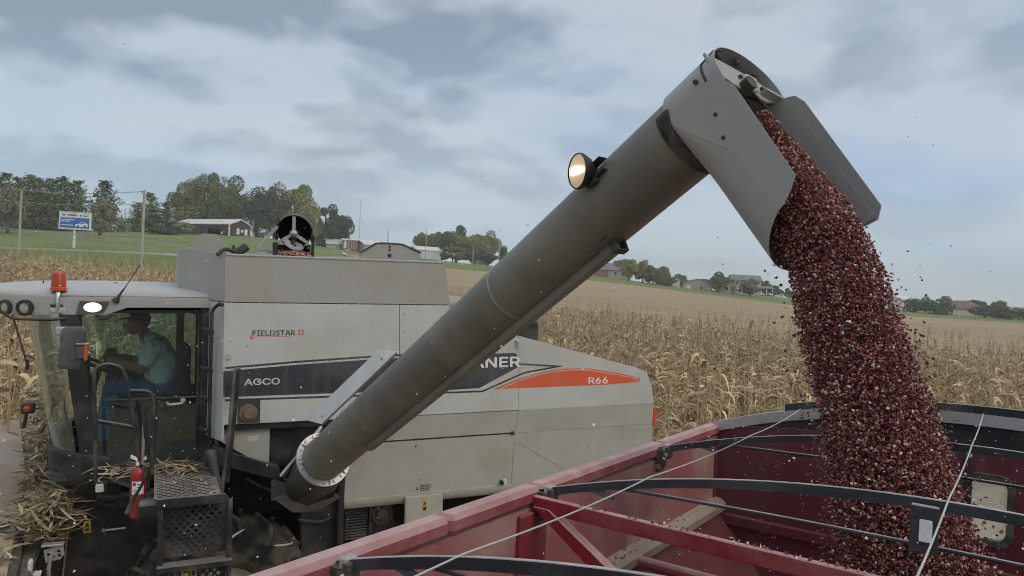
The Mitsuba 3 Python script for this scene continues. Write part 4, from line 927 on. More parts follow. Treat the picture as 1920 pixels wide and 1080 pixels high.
m, c = debris(1800, heap, (0.07, 0.40), (0.003, 0.017), 7, 0.70)
tag(put('crop_residue', m, 'vertex_dull', CF, color=c), 'dry husks and broken stalks heaped between the corn header and the cab', 'husks', kind='stuff')
m, c = debris(110, lambda r: (r.uniform(-1.75, -1.40), r.uniform(-0.6, 1.4), 1.63 + r.random() * 0.03), (0.05, 0.3), (0.006, 0.02), 8, 0.96)
m2, c2 = debris(75, lambda r: (r.uniform(-0.85, 0.0), r.uniform(-0.02, 0.24), 2.115 + r.random() * 0.05), (0.08, 0.45), (0.004, 0.012), 9, 0.93)
m3_, c3 = debris(40, lambda r: (r.uniform(-0.42, 0.0), r.uniform(-0.65, 0.1), 2.106 + r.random() * 0.01), (0.03, 0.12), (0.003, 0.008), 10, 0.98)
tag(put('crop_residue', cat(m, m2, m3_), 'vertex_dull', CF, color=np.vstack([c, c2, c3])), 'scattered straw and leaf bits lying on the cab step and header deck', 'straw', kind='stuff')
m, c = debris(3, lambda r: (0, 0, 0), (0.16, 0.20), (0.01, 0.014), 12, 0.3, [(0.62, 0.52, 0.34)])
for i, (o, lab_) in enumerate((((0.19, -0.05, 1.55), 'pale dry leaf caught on the front tyre beside the ladder'), ((0.60, -0.02, 1.40), 'pale dry leaf caught on the right shoulder of the front tyre'))):
    mi_, ci_ = debris(1, lambda r: o, (0.17, 0.18), (0.010, 0.011), 31 + i, 0.1, [(0.62, 0.52, 0.34)])
    tag(put('dry_leaf', mi_, 'vertex_dull', CF, color=ci_), lab_, 'leaf')

# ================================================================ the red trailer
TR = 'grain_trailer'
tag(TR, 'open red grain trailer with arched black tarp bows and a small end window', 'grain trailer')
S = 0.76


class Scaled:
    m = WF.m

    def __call__(s, p):
        return WF(np.asarray(p) * S)


TF = Scaled()
YR = -3.5


def Q(path, mesh, m, smooth=False, label=None):
    return put(f'{TR}__{path}', mesh, m, TF, smooth, None, label)


X0 = -6.6
segs = [X0, -4.6, -3.05, -2.40, -0.98, 0.02]
for a, b in zip(segs, segs[1:]):
    Q('top_rail', box(a + 0.004, b, -0.060, 0.035, -0.080, 0.0, 0.020), 'rail_pink')
Q('top_rail', box(X0, 0.02, YR - 0.035, YR + 0.085, -0.105, 0.0, 0.022), 'rail_pink')
sheets = [X0, -4.4, -2.43, 0.0]
for a, b in zip(sheets, sheets[1:]):
    Q('side_wall', box(a + 0.003, b - 0.003, -0.05, -0.03, -1.2, -0.09), 'trailer_inside')
Q('side_wall', box(X0, 0, YR + 0.03, YR + 0.05, -1.2, -0.09), 'trailer_inside')
Q('outer_wall', box(X0, 0, -0.025, 0.02, -1.6, -0.10), 'trailer_red')
Q('ledge', hull([(x, y, z) for x in (-6, -1.83) for y, z in ((-0.052, -0.52), (-0.10, -0.525), (-0.135, -0.555), (-0.135, -0.60), (-0.052, -0.60))]), 'ledge_beige')
Q('ledge', hull([(x, y, z) for x in (-1.82, -0.01) for y, z in ((-0.052, -0.52), (-0.10, -0.525), (-0.135, -0.555), (-0.135, -0.60), (-0.052, -0.60))]), 'ledge_beige')
slope = hull([(X0, -0.06, -0.58), (0, -0.06, -0.58), (X0, -1.1, -1.9), (0, -1.1, -1.9), (X0, -0.05, -0.62), (0, -0.05, -0.62), (X0, -1.1, -1.95), (0, -1.1, -1.95)])
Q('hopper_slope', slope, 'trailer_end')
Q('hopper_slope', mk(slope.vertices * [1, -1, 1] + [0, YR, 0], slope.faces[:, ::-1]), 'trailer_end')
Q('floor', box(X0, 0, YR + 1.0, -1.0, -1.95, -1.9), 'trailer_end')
arc = lambda y: -0.03 + 0.285 * (1 - ((y - YR / 2) / (YR / 2)) ** 2)
arcE = lambda y: -0.02 + 0.285 * (1 - abs((y - YR / 2) / (YR / 2)) ** 2.2)
ys = np.linspace(0.02, YR - 0.02, 41)
win = Polygon([(-1.585, -0.085), (-1.815, -0.085), (-1.815, -0.465), (-1.585, -0.465)]).buffer(-0.06).buffer(0.055)
wall = Polygon([(0.0, -1.95), (0.0, -0.03)] + [(y, arcE(y) - 0.19 * max(0.05, 1 - abs((y - YR / 2) / (YR / 2)) ** 2) - 0.005) for y in ys[1:-1]] + [(YR, -0.03), (YR, -1.95)]).buffer(0).difference(win)
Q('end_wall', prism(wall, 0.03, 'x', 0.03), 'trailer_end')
cap = Polygon([(y, arcE(y) - 0.005) for y in ys] + [(y, arcE(y) - 0.19 * max(0.05, 1 - abs((y - YR / 2) / (YR / 2)) ** 2)) for y in ys[::-1]])
Q('end_cap', prism(cap.buffer(0), 0.03, 'x', 0.028), 'black_paint')
lipb = Polygon([(y, arcE(y) + 0.025) for y in ys] + [(y, arcE(y) - 0.045) for y in ys[::-1]])
Q('end_rim', prism(lipb.buffer(0), 0.055, 'x', 0.03), 'galvanised')
lipt = Polygon([(y, arcE(y) + 0.072) for y in ys[6:-6]] + [(y, arcE(y) + 0.022) for y in ys[6:-6][::-1]])
Q('end_seal', prism(lipt.buffer(0), 0.05, 'x', 0.035), 'black_bar')
Q('window_frame', prism(win.buffer(0.028).difference(win.buffer(-0.012)), 0.05, 'x', 0.03), 'rubber')
wb = win.buffer(-0.005).bounds
Q('window_pane', mk(*grid([[(0.015, wb[0], wb[1]), (0.015, wb[2], wb[1])], [(0.015, wb[0], wb[3]), (0.015, wb[2], wb[3])]])), 'hatch_glass')
Q('end_rib', box(-0.03, 0.0, -1.62, -1.575, -1.5, 0.05, 0.01), 'black_bar')
Q('end_rail', box(-0.04, 0.0, -3.4, -0.06, -0.70, -0.62, 0.01), 'trailer_end')
posts = [-5.0, -3.62, -2.40, -1.07]


def bow(x, tie=True):
    yy = np.linspace(-0.04, YR + 0.04, 37)
    rows_b = []
    for y in yy:
        z = arc(y)
        rows_b.append([(x - 0.009, y, z - 0.038), (x - 0.009, y, z - 0.002), (x - 0.007, y, z), (x + 0.007, y, z), (x + 0.009, y, z - 0.002), (x + 0.009, y, z - 0.038), (x - 0.009, y, z - 0.038)])
    k = Q('tarp_bow', mk(*grid([r[::-1] for r in rows_b])), 'bow_paint', 35)
    if tie:
        ty = np.linspace(-0.36, YR + 0.36, 15)
        tz = 0.015 + 0.075 * (1 - ((ty - YR / 2) / (YR / 2 - 0.36)) ** 2)
        Q(k[len(TR) + 2:] + '__tie_rod', tube(np.column_stack([np.full(15, x + 0.004), ty, tz]), 0.0075, 8), 'bow_paint', 40)
        for e in (-0.36, YR + 0.36):
            Q(k[len(TR) + 2:] + '__tie_end', hull([(x - 0.012, e + 0.05, arc(e) - 0.052), (x + 0.012, e + 0.05, arc(e) - 0.052), (x - 0.012, e - 0.06, 0.010), (x + 0.012, e - 0.06, 0.010), (x, e - 0.06, 0.03), (x, e + 0.02, arc(e) - 0.03)]), 'black_bar')
    for y0, sgn in ((0.0, 1), (YR, -1)):
        yb = lambda a: y0 - sgn * a
        Q(k[len(TR) + 2:] + '__hook', cat(box(x - 0.035, x + 0.035, yb(0.01), yb(0.10), -0.035, -0.022), box(x - 0.035, x - 0.025, yb(0.02), yb(0.10), -0.11, -0.03), tube(arc_path([(x - 0.03, yb(0.095), -0.03), (x - 0.03, yb(0.11), -0.08), (x - 0.03, yb(0.09), -0.13), (x - 0.06, yb(0.075), -0.14)], 0.03), 0.014), box(x - 0.028, x + 0.028, yb(0.10), yb(0.135), -0.07, -0.0, 0.006)), 'cast_iron')
        Q(k[len(TR) + 2:] + '__clamp', cat(box(x - 0.026, x + 0.026, yb(0.085), yb(0.12), -0.068, 0.012, 0.005), disc_bolt((x - 0.02, yb(0.11), -0.05), (-1, 0, 0), 0.016, 0.02)), 'galvanised')
    return k


for x in posts:
    bow(x)
Q('reflector_plate', box(-2.468, -2.448, -1.555, -1.64, 0.24, 0.08, 0.004), 'bow_paint')
Q('reflector_plate__sticker', prism(sbox(-1.618, 0.125, -1.588, 0.19).buffer(0.004), 0.003, 'x', -2.468), 'plain_white')
for x in (-5.0, -2.46):
    xx = x
    Q('cross_brace', box(xx - 0.016, xx + 0.016, -0.06, YR + 0.06, -0.095, -0.030, 0.004), 'brace_red')
    Q('wall_post', box(xx - 0.12, xx + 0.10, -0.075, -0.045, -1.2, -0.10, 0.006), 'trailer_red')
    for s in (1, -1):
        yb = lambda a: a if s > 0 else YR - a
        Q('diagonal_brace', hull([(xx + dx, yb(y), z) for dx in (-0.028, 0.028) for y, z in ((-0.07, -0.075), (-0.15, -0.075), (-0.52, -0.36), (-0.58, -0.33), (-0.95, -0.66), (-0.98, -0.62))]), 'brace_red')
Q('cross_tube', tube([(-1.45, -0.12, -0.585), (-1.45, YR + 0.12, -0.585)], 0.035, 12), 'rail_pink', 40)
Q('corner_gusset', box(-0.06, 0, -0.06, -0.03, -1.2, -0.1), 'trailer_end')

# tarp cords lying over the bows
for y, lab_ in ((-0.615, 'left tarp cord stretched over the bows towards the far left of the end wall'), (-1.66, 'right tarp cord crossing the bow beside the white sticker')):
    xs_ = [0.0] + posts[::-1] + [-6.4]
    pts = [(0.0, y, arcE(y) + 0.03)] + [(x, y + (0.05 if abs(y) < 1 else 0.0) * (-x / 4), arc(y + (0.05 if abs(y) < 1 else 0) * (-x / 4)) + 0.008) for x in posts[::-1]] + [(-6.4, y + 0.05, arc(y))]
    q = []
    for a, b in zip(pts, pts[1:]):
        a, b = np.array(a), np.array(b)
        for t in np.linspace(0, 1, 8)[:-1]:
            q.append(a + (b - a) * t - [0, 0, 0.014 * 4 * t * (1 - t)])
    q.append(np.array(pts[-1]))
    tag(put('tarp_cord', tube(q, 0.0031, 7), 'cable', TF, 40), lab_, 'cord')

# ================================================================ kernels
kern = hull([(0.0, 0.05, -0.55), (0.0, -0.05, -0.55), (0.34, 0.15, 0.18), (-0.34, 0.15, 0.18), (0.34, -0.15, 0.18), (-0.34, -0.15, 0.18), (0.18, 0.0, 0.48), (-0.18, 0.0, 0.48)])
KT = np.array([(0.215, 0.058, 0.058), (0.155, 0.045, 0.052), (0.280, 0.072, 0.064), (0.085, 0.031, 0.040), (0.38, 0.120, 0.090), (0.46, 0.27, 0.24), (0.62, 0.42, 0.33)])


def scatter(pos, seed, size=0.0130, pale=0.034):
    r = np.random.default_rng(seed)
    n = len(pos)
    q = r.normal(size=(n, 4))
    q /= np.linalg.norm(q, axis=1, keepdims=True)
    w, x, y, z = q.T
    Rm = np.stack([1 - 2 * (y * y + z * z), 2 * (x * y - w * z), 2 * (x * z + w * y), 2 * (x * y + w * z), 1 - 2 * (x * x + z * z), 2 * (y * z - w * x), 2 * (x * z - w * y), 2 * (y * z + w * x), 1 - 2 * (x * x + y * y)], -1).reshape(n, 3, 3)
    s = size * r.uniform(0.75, 1.2, n)
    v = np.einsum('nij,kj->nki', Rm, kern.vertices) * s[:, None, None] + pos[:, None]
    k = len(kern.vertices)
    f = (kern.faces[None] + (np.arange(n) * k)[:, None, None]).reshape(-1, 3)
    c = KT[r.choice(len(KT), n, p=[0.23, 0.21, 0.18, 0.15, 0.09, 0.08, 0.06])] * r.uniform(0.75, 1.3, (n, 1))
    pick = r.random(n) < pale
    c[pick] = np.array([(0.62, 0.52, 0.33), (0.66, 0.60, 0.50), (0.55, 0.36, 0.20)])[r.integers(0, 3, pick.sum())]
    return mk(v.reshape(-1, 3), f), np.repeat(c, k, 0)


r = np.random.default_rng(99)
# the falling stream: down the chute, then a parabola into the trailer
lip = AF(np.array([[4.72, 0.0, -0.60]]))[0]
path = [(0.967, 2.95, 4.545, 0.030), (1.050, 2.86, 4.36, 0.075), (1.105, 2.77, 4.17, 0.140), (1.148, 2.72, 4.00, 0.178), (1.208, 2.68, 3.80, 0.195), (1.258, 2.64, 3.60, 0.208), (1.302, 2.59, 3.38, 0.218), (1.335, 2.54, 3.20, 0.232), (1.366, 2.495, 3.02, 0.245), (1.392, 2.455, 2.84, 0.258), (1.41, 2.42, 2.60, 0.28), (1.42, 2.40, 2.3, 0.32), (1.42, 2.40, 2.0, 0.4)]
path = np.array(path)
zz = path[:, 2]
N = 92000
wgt = np.interp(np.linspace(0, 1, 400), np.linspace(0, 1, len(zz)), path[:, 3] ** 1.35)
tt = np.interp(r.random(N), np.cumsum(wgt) / wgt.sum(), np.linspace(0, 1, 400)) * (len(zz) - 1)
ce = np.stack([np.interp(tt, np.arange(len(zz)), path[:, i]) for i in range(4)], 1)
ang_, rad_ = r.uniform(0, 2 * PI, N), np.sqrt(r.random(N))
rag = meshkit.fbm(np.stack([np.cos(ang_) * 1.2, np.sin(ang_) * 1.2, ce[:, 2] * 3.5], 1), 3, 3)
fr = r.random(N) < 0.02 + 0.08 * np.clip((3.95 - ce[:, 2]) / 1.0, 0, 1)
rad_ = np.where(fr, 0.92 + np.abs(r.normal(0, 0.14, N)), rad_ * (0.86 + 0.26 * rag))
ax1, ax2 = nrm([0.80, 0.60, 0]), nrm([0.6, -0.8, 0.0])
pos = ce[:, :3] + (rad_ * np.cos(ang_) * ce[:, 3])[:, None] * ax1 + (rad_ * np.sin(ang_) * ce[:, 3] * 0.85)[:, None] * ax2
inA = (pos - AF.o) @ AF.m.T                          # keep kernels inside the chute while they are in it
c_ = 4.612 - 0.185 * inA[:, 2]
lim = np.sqrt(np.maximum(0, 0.168 ** 2 - np.minimum(0, inA[:, 0] - c_) ** 2))
ins = (inA[:, 2] > -0.74) & (pos[:, 2] > 3.95)
ok = ~ins | ((np.abs(inA[:, 1]) < lim) & (inA[:, 2] < -0.04))
nx_ = 9000
qx = r.uniform(-0.80, -0.36, nx_)
cx_ = 4.612 - 0.185 * qx
ex_ = r.uniform(-0.152, 0.21, nx_)
lx_ = r.uniform(-1, 1, nx_) * np.where(ex_ < 0, 0.165 * np.sqrt(np.maximum(0, 1 - (ex_ / 0.172) ** 2)), 0.172)
fillk = AF(np.column_stack([cx_ + ex_, lx_, qx]))
use = (ex_ < np.interp(lx_, [-0.18, -0.02, 0.12], [-0.04, 0.05, 0.20])) & (ex_ < np.interp(qx, [-0.80, -0.60, -0.36], [0.20, 0.20, 0.12])) & (qx > -0.76)
m, c = scatter(np.vstack([pos[ok], fillk[use]]), 4)
tag(put('corn_kernels', m, 'kernel_skin', smooth=True, color=c), 'dark red corn kernels pouring from the auger spout into the trailer', 'corn kernels', kind='stuff')
# stray kernels and bits flying off the stream
n = 480
tt = r.uniform(3.2, len(zz) - 1.01, n)
ce = np.stack([np.interp(tt, np.arange(len(zz)), path[:, i]) for i in range(4)], 1)
a_ = r.uniform(0, 2 * PI, n)
rr = ce[:, 3] * (1.0 + np.abs(r.normal(0, 0.22, n)))
pos = ce[:, :3] + np.stack([np.cos(a_) * rr, np.sin(a_) * rr, r.normal(0, 0.03, n)], 1)
m, c = scatter(pos, 14, 0.014, 0.12)
tag(put('stray_kernels', m, 'kernel_skin', smooth=True, color=c), 'loose red kernels flying round the edge of the falling stream', 'corn kernels', kind='stuff')
# a heap inside the trailer under the stream
g_ = r.normal(0, 0.55, (9000, 2))
hp = np.column_stack([1.42 + g_[:, 0], 2.42 + g_[:, 1], 1.85 + 0.28 * np.exp(-(g_ ** 2).sum(1)) + r.uniform(-0.02, 0.02, 9000)])
m, c = scatter(hp, 15, 0.016)
tag(put('kernel_heap', m, 'kernel_skin', color=c), 'heap of red kernels lying inside the trailer under the stream', 'corn kernels', kind='stuff')
# kernels that bounced out and lie on the brace, the ledge and the rail
n = 420
k3 = r.integers(0, 3, n)
rx = np.where(k3 == 0, -2.46 + r.uniform(-0.012, 0.012, n), np.where(k3 == 1, r.uniform(-3.4, -0.1, n), r.uniform(-3.6, -0.2, n)))
ry = np.where(k3 == 0, r.uniform(-2.4, -0.3, n), np.where(k3 == 1, r.uniform(-0.125, -0.06, n), r.uniform(-0.05, 0.015, n)))
rz = np.where(k3 == 0, -0.024, np.where(k3 == 1, -0.520 + 0.0 * ry, 0.006))
keepk = (k3 < 2) & (r.random(n) < 0.6)
m, c = scatter(TF(np.column_stack([rx, ry, rz])[keepk]), 44, 0.0125, 0.08)
tag(put('resting_kernels', m, 'kernel_skin', color=c), 'scattered kernels lying on the trailer brace, ledge and rim', 'corn kernels', kind='stuff')
# kernels boiling up in the grain tank round its fountain auger
n = 900
hp = np.column_stack([r.uniform(0.61, 0.95, n), r.uniform(0.96, 1.12, n), 0 * g_[:n, 0]])
hp[:, 2] = 4.062 - 0.5 * (hp[:, 0] - 0.78) ** 2 - 0.5 * np.abs(hp[:, 1] - 1.04) - r.random(n) ** 2 * 0.16
m, c = scatter(hp, 16, 0.022, 0.06)
c = np.minimum(c * np.array([1.7, 2.0, 1.6]), 0.7)
tag(put('tank_kernels', m, 'kernel_skin', CF, color=c), 'red kernels welling up under the fountain auger of the grain tank', 'corn kernels', kind='stuff')
# chaff drifting in the air round the stream and over the trailer
n = 2600
az, dist = r.uniform(-0.62, 0.62, n), r.uniform(1.7, 5.6, n)
hz_ = r.normal(-0.10, 0.32, n) * dist
cp = np.column_stack([np.sin(az) * dist, np.cos(az) * dist, 3.7 + hz_])
sc_ = np.column_stack([1.36 + r.normal(0, 0.45, 900), 2.6 + r.normal(0, 0.45, 900), 3.2 + r.normal(0, 0.5, 900)])
cp = np.vstack([cp, sc_])
cp = cp[(cp[:, 2] > 2.2) & ((cp[:, 2] < 3.9 + 0.06 * cp[:, 1]) | (r.random(len(cp)) < 0.22))]
n = len(cp)
d1, d2 = r.normal(size=(n, 3)), r.normal(size=(n, 3))
d1 /= np.linalg.norm(d1, axis=1, keepdims=True)
d2 = np.cross(d1, d2)
d2 /= np.linalg.norm(d2, axis=1, keepdims=True)
sz = (0.0018 + 0.0036 * r.random(n) ** 3)[:, None]
v = np.stack([cp - d1 * sz, cp + d2 * sz * 0.7, cp + d1 * sz, cp - d2 * sz * 0.7 + np.cross(d1, d2) * sz * 0.5], 1).reshape(-1, 3)
f = np.vstack([np.array([[0, 1, 2], [0, 2, 3]]) + 4 * i for i in range(n)])
cc = np.where(r.random((n, 1)) < 0.05, np.array([[0.12, 0.08, 0.06]]), np.array([[0.80, 0.76, 0.68]]))
tag(put('chaff', mk(v, f), 'vertex_dull', color=np.repeat(cc, 4, 0)), 'pale flecks of chaff drifting in the air around the pouring corn', 'chaff', kind='stuff')

# ================================================================ the lie of the land
from scipy.interpolate import RBFInterpolator
LAND = [[-38.4, 62.0, 1.2], [-27.7, 60.0, 1.3], [-4.4, 56.0, 0.6], [4.6, 45.0, 0.2], [9.8, 40.0, 0.15], [13.5, 36.0, 0.1], [16.6, 31.0, -0.1], [19.0, 28.0, -0.3], [-92.5, 135.0, 6.8], [-77.0, 135.0, 7.2], [-60.5, 135.0, 7.4],
        [-122.7, 135.0, 6.8], [-39.0, 150.0, 6.3], [-130.4, 190.0, 13.0], [-109.9, 190.0, 13.4], [-86.6, 190.0, 12.6], [-172.8, 190.0, 12.8], [-91.3, 225.0, 15.4], [-80.0, 225.0, 16.1], [-68.6, 225.0, 15.1], [-62.9, 255.0, 13.3],
        [-50.0, 255.0, 12.8], [-29.8, 255.0, 12.7], [-15.0, 255.0, 11.2], [-2.2, 255.0, 11.0], [-18.2, 205.0, 8.1], [-0.2, 205.0, 7.9], [20.5, 205.0, 7.1], [50.2, 205.0, 4.8], [78.3, 205.0, 2.5], [109.4, 205.0, 1.1], [138.9, 205.0, 0.9],
        [198.1, 205.0, -1.6], [29.1, 240.0, 9.0], [58.7, 240.0, 6.0], [76.0, 240.0, 5.1], [93.3, 240.0, 4.4], [131.5, 240.0, 1.9], [153.9, 240.0, 1.6], [165.2, 240.0, 1.6], [-357.0, 520.0, 25.0], [-237.2, 520.0, 25.0], [-135.8, 520.0, 20.0],
        [-49.6, 520.0, 17.5], [51.9, 520.0, 10.5], [127.1, 520.0, 5.5], [202.2, 520.0, 1.0], [284.8, 520.0, -2.5], [357.9, 520.0, -3.5]]
LAND += [[x, y, 0.0] for x, y in ((0, 0), (-3, 8), (3, 9), (8, 14), (-10, 6), (10, 5), (-5, 20), (5, 22), (0, -15), (-30, -10), (30, -10), (0, -60), (-80, -60), (80, -60), (40, 12))]
LAND += [[-12, 16, 0.9], [-17, 24, 1.7], [-22, 32, 1.6], [-30, 45, 1.4], [-40, 20, 1.8], [-9, 26, 1.0]]
LAND += [[900 * math.cos(a), 900 * math.sin(a), 8.0 + 10 * max(0, math.sin(a) * 0.5 - math.cos(a))] for a in np.linspace(0, 2 * PI, 12, endpoint=False)]
LAND = np.array(LAND)
_rbf = RBFInterpolator(LAND[:, :2], LAND[:, 2], kernel='linear', smoothing=4.0)


def land(x, y):
    p = np.column_stack([np.ravel(x), np.ravel(y)]).astype(float)
    rr = np.linalg.norm(p, axis=1)
    s = np.minimum(1, 1200 / np.maximum(rr, 1))
    z = _rbf(p * s[:, None])
    near = np.clip((rr - 12) / 18, 0, 1)
    return z * near * near * (3 - 2 * near)


ra = np.concatenate([[0.0], np.geomspace(1.5, 1500, 110)])
th = np.concatenate([np.linspace(0.55, 2.6, 170), np.linspace(2.6, 2 * PI + 0.55, 60)[1:-1]])
gx, gy = ra[:, None] * np.cos(th)[None], ra[:, None] * np.sin(th)[None]
gz = land(gx, gy).reshape(gx.shape)
gr = np.stack([gx, gy, gz], -1)
gr = np.concatenate([gr, gr[:, :1]], 1)


def ground_colour(p, n, uv):
    x, y = p.x, p.y
    w = (fbm(x * 0.05, y * 0.05, 0, 3) - 0.5) * 5
    s1 = noise(x * 3.1, y * 3.1) * 0.5 + noise(x * 17, y * 17) * 0.5
    field = mix(C3((0.36, 0.275, 0.18)), C3((0.46, 0.37, 0.25)), fbm(x * 0.018 + y * 0.01, y * 0.16 - x * 0.02, 0, 4))
    band = 0.5 + 0.5 * dr.sin((y * 0.94 + x * 0.34) * 1.03 + 2.0 * noise(x * 0.02, y * 0.05))
    field = field * (0.86 + 0.16 * band) * (0.90 + 0.2 * s1)
    grass = mix(C3((0.140, 0.195, 0.072)), C3((0.220, 0.258, 0.112)), fbm(x * 0.06, y * 0.11, 3.0, 4))
    grass = mix(grass, C3((0.26, 0.24, 0.12)), 0.40 * smoothstep(0.56, 0.75, fbm(x * 0.035, y * 0.13, 8.0, 4)))
    grass = grass * (0.8 + 0.4 * s1)
    near = mix(C3((0.26, 0.205, 0.135)), C3((0.42, 0.345, 0.23)), fbm(x * 1.3, y * 1.3, 0, 4)) * (0.75 + 0.5 * s1)
    edge = smoothstep(203, 206, y + w * 0.5)
    left = smoothstep(0, 6, -x - 0.20 * y + w) * smoothstep(58, 66, y + w)
    far = smoothstep(52, 60, y * 0.65 + x * 0.76 + 22)
    soil = mix(near, field, far)
    return mix(mix(soil, grass, left), grass, edge)


def ground_bump(p, n, uv):
    return noise(p.x * 9, p.y * 9) * 0.5 + noise(p.x * 31, p.y * 31) * 0.35


scene['ground_mat'] = {'type': 'diffuse', 'reflectance': proc(ground_colour)}
m = mk(*grid(gr))
m = mk(m.vertices, m.faces[:, ::-1] if np.cross(m.vertices[m.faces[400, 1]] - m.vertices[m.faces[400, 0]], m.vertices[m.faces[400, 2]] - m.vertices[m.faces[400, 0]])[2] < 0 else m.faces)
tag(put('ground', m, 'ground_mat', smooth=True), 'fields, lawns and the green hillside behind the farm', kind='structure')
# the road across the hillside
mat('asphalt', dusty((0.33, 0.32, 0.31), (0.38, 0.36, 0.33), 0.5, 0.3, 0.2), 0.9, 0.2)
xr = np.linspace(-260, -16, 80)
yr = 131 + 0.03 * (xr + 80) + 0.0006 * (xr + 80) ** 2
rd = []
for o in (-3.2, -3.0, -1, 1, 3.0, 3.2):
    rd.append(np.column_stack([xr, yr + o, land(xr, yr) + 0.10 + 0.028 * o - (0.3 if abs(o) > 3.1 else 0)]))
tag(put('road', mk(*grid(np.array(rd))), 'asphalt'), 'pale country road crossing the green hillside', kind='structure')

# ================================================================ corn
CPAL = np.array([(0.63, 0.475, 0.305), (0.47, 0.345, 0.22), (0.76, 0.61, 0.415), (0.28, 0.185, 0.115), (0.54, 0.425, 0.30), (0.63, 0.475, 0.275)])


def corn_plant(seed, k, nl, sides):
    """(stalk, leaves, ear): each (vertices, faces, colours)."""
    r = np.random.default_rng(seed)
    h = r.uniform(2.25, 2.7)
    tint = r.uniform(0.85, 1.1)
    lean = r.normal(0, 0.05, 2)
    kink = r.normal(0, 0.05, 2)
    zs = np.array([0, 0.35, 0.7, 1, 1.13]) * h
    cx = np.column_stack([lean[0] * zs + kink[0] * (zs / h) ** 3, lean[1] * zs + kink[1] * (zs / h) ** 3, zs])
    if r.random() < 0.25:
        cx[3:] += [r.normal(0, 0.12), r.normal(0, 0.12), -0.12]
        cx[4, 2] -= 0.22
    st = tube(cx, [0.0150, 0.0135, 0.0105, 0.006, 0.003], sides)
    sc_ = np.tile(np.array([0.50, 0.41, 0.24]) * tint, (len(st.vertices), 1))
    at = lambda z: np.array([np.interp(z, zs, cx[:, i]) for i in range(3)])
    leaves = []
    a0 = r.uniform(0, 2 * PI)
    for i in range(nl):
        z = h * (0.16 + 0.86 * (i + r.uniform(-0.3, 0.3)) / nl)
        az = a0 + PI * i + r.normal(0, 0.45)
        L = r.uniform(0.36, 0.74) * (1 - 0.35 * i / nl)
        t = np.linspace(0, 1, k)
        up, dr_ = r.uniform(0.1, 0.8), r.uniform(0.6, 1.9)
        out = np.array([math.cos(az), math.sin(az), 0])
        sd = np.array([-math.sin(az), math.cos(az), 0])
        ang = up - (up + dr_) * t ** r.uniform(0.7, 1.6)
        ds = np.diff(t, prepend=0)
        x, y = np.cumsum(np.cos(ang) * ds) * L, np.cumsum(np.sin(ang) * ds) * L
        pts = at(z) + out * x[:, None] + [0, 0, 1] * y[:, None] + sd * (r.normal(0, 0.10) * t ** 2)[:, None]
        nx = out * -np.sin(ang)[:, None] + np.array([0, 0, 1]) * np.cos(ang)[:, None]
        tw = r.normal(0, 1.0) * t + r.normal(0, 0.4)
        lat = np.cos(tw)[:, None] * sd + np.sin(tw)[:, None] * nx
        w = r.uniform(0.016, 0.033) * np.minimum(1, 0.45 + 2.5 * t) * (1 - t ** 3 * 0.9)
        v, f = ribbons(pts[None], w[None], lat[None])
        c = CPAL[r.integers(len(CPAL))] * r.uniform(0.75, 1.15) * tint
        leaves.append((v, f, np.tile(c, (len(v), 1))))
    # tassel
    ts = []
    for i in range(3 if k > 4 else 1):
        a, e = r.uniform(0, 2 * PI), r.uniform(0.2, 0.5)
        p0 = cx[3] * 0.5 + cx[4] * 0.5
        p1 = p0 + np.array([math.cos(a) * e, math.sin(a) * e, 0.9]) * 0.2
        p2 = p1 + np.array([math.cos(a) * 0.8, math.sin(a) * 0.8, 0.1]) * 0.10
        v, f = ribbons(np.array([[p0, p1, p2]]), np.full((1, 3), 0.004), np.tile(nrm([math.sin(a), -math.cos(a), 0.2]), (1, 3, 1)))
        ts.append((v, f, np.tile(np.array([0.24, 0.19, 0.13]) * tint, (len(v), 1))))
    ears = []
    if r.random() < 0.75:
        a, z = r.uniform(0, 2 * PI), h * r.uniform(0.40, 0.55)
        o = at(z) + np.array([math.cos(a), math.sin(a), 0]) * 0.02
        d = nrm([math.cos(a), math.sin(a), r.uniform(-2.2, 0.6)])
        s1 = nrm(np.cross(d, [0.2, 0.3, 0.9])); s2 = np.cross(d, s1)
        pts = [o, o + d * 0.27] + [o + d * t + q * w for t, w in ((0.05, 0.022), (0.16, 0.030)) for q in (s1, s2, -s1, -s2)]
        e = hull(pts)
        ears.append((e.vertices, e.faces, np.tile(np.array([0.50, 0.42, 0.275]) * r.uniform(0.8, 1.1), (len(e.vertices), 1))))
    return (np.array(st.vertices), np.array(st.faces), sc_), leaves, ts, ears


def join(parts):
    v, f, c, o = [], [], [], 0
    for a, b, d in parts:
        v.append(a); f.append(np.asarray(b) + o); c.append(d)
        o += len(a)
    return np.vstack(v), np.vstack(f), np.vstack(c)


r = np.random.default_rng(2024)
uh, nh = nrm([0.9092, 0.4172]), nrm([-0.4172, 0.9092])
O2 = np.array([-2.455, 6.4])
spots = []
for j in range(90):
    nn = 4.4 + 0.76 * j
    us = np.arange(-34, 62, 0.20)
    us = us + r.normal(0, 0.04, len(us))
    p = O2 + us[:, None] * uh + (nn + r.normal(0, 0.05, len(us)))[:, None] * nh
    spots.append(p)
spots = np.vstack(spots)
X_, Y_ = spots.T
k_ = X_ / np.maximum(Y_, 0.1)
keep = (Y_ > 4) & (np.abs(k_) < 0.80) & (0.76 * X_ + 0.65 * Y_ < 33 + 0.8 * np.sin(X_ * 0.7)) & (Y_ < 62) & ~((k_ > -0.39) & (k_ < -0.15) & ((spots - O2) @ nh > 8))
keep &= r.random(len(spots)) < np.where(Y_ > 32, 0.62, 0.93)
spots = spots[keep]
X_, Y_ = spots.T
k_ = X_ / Y_
dist = np.hypot(X_, Y_)
seen = ((k_ > 0.15) & (k_ < 0.70)) | ((k_ < -0.47) & (k_ > -0.72))
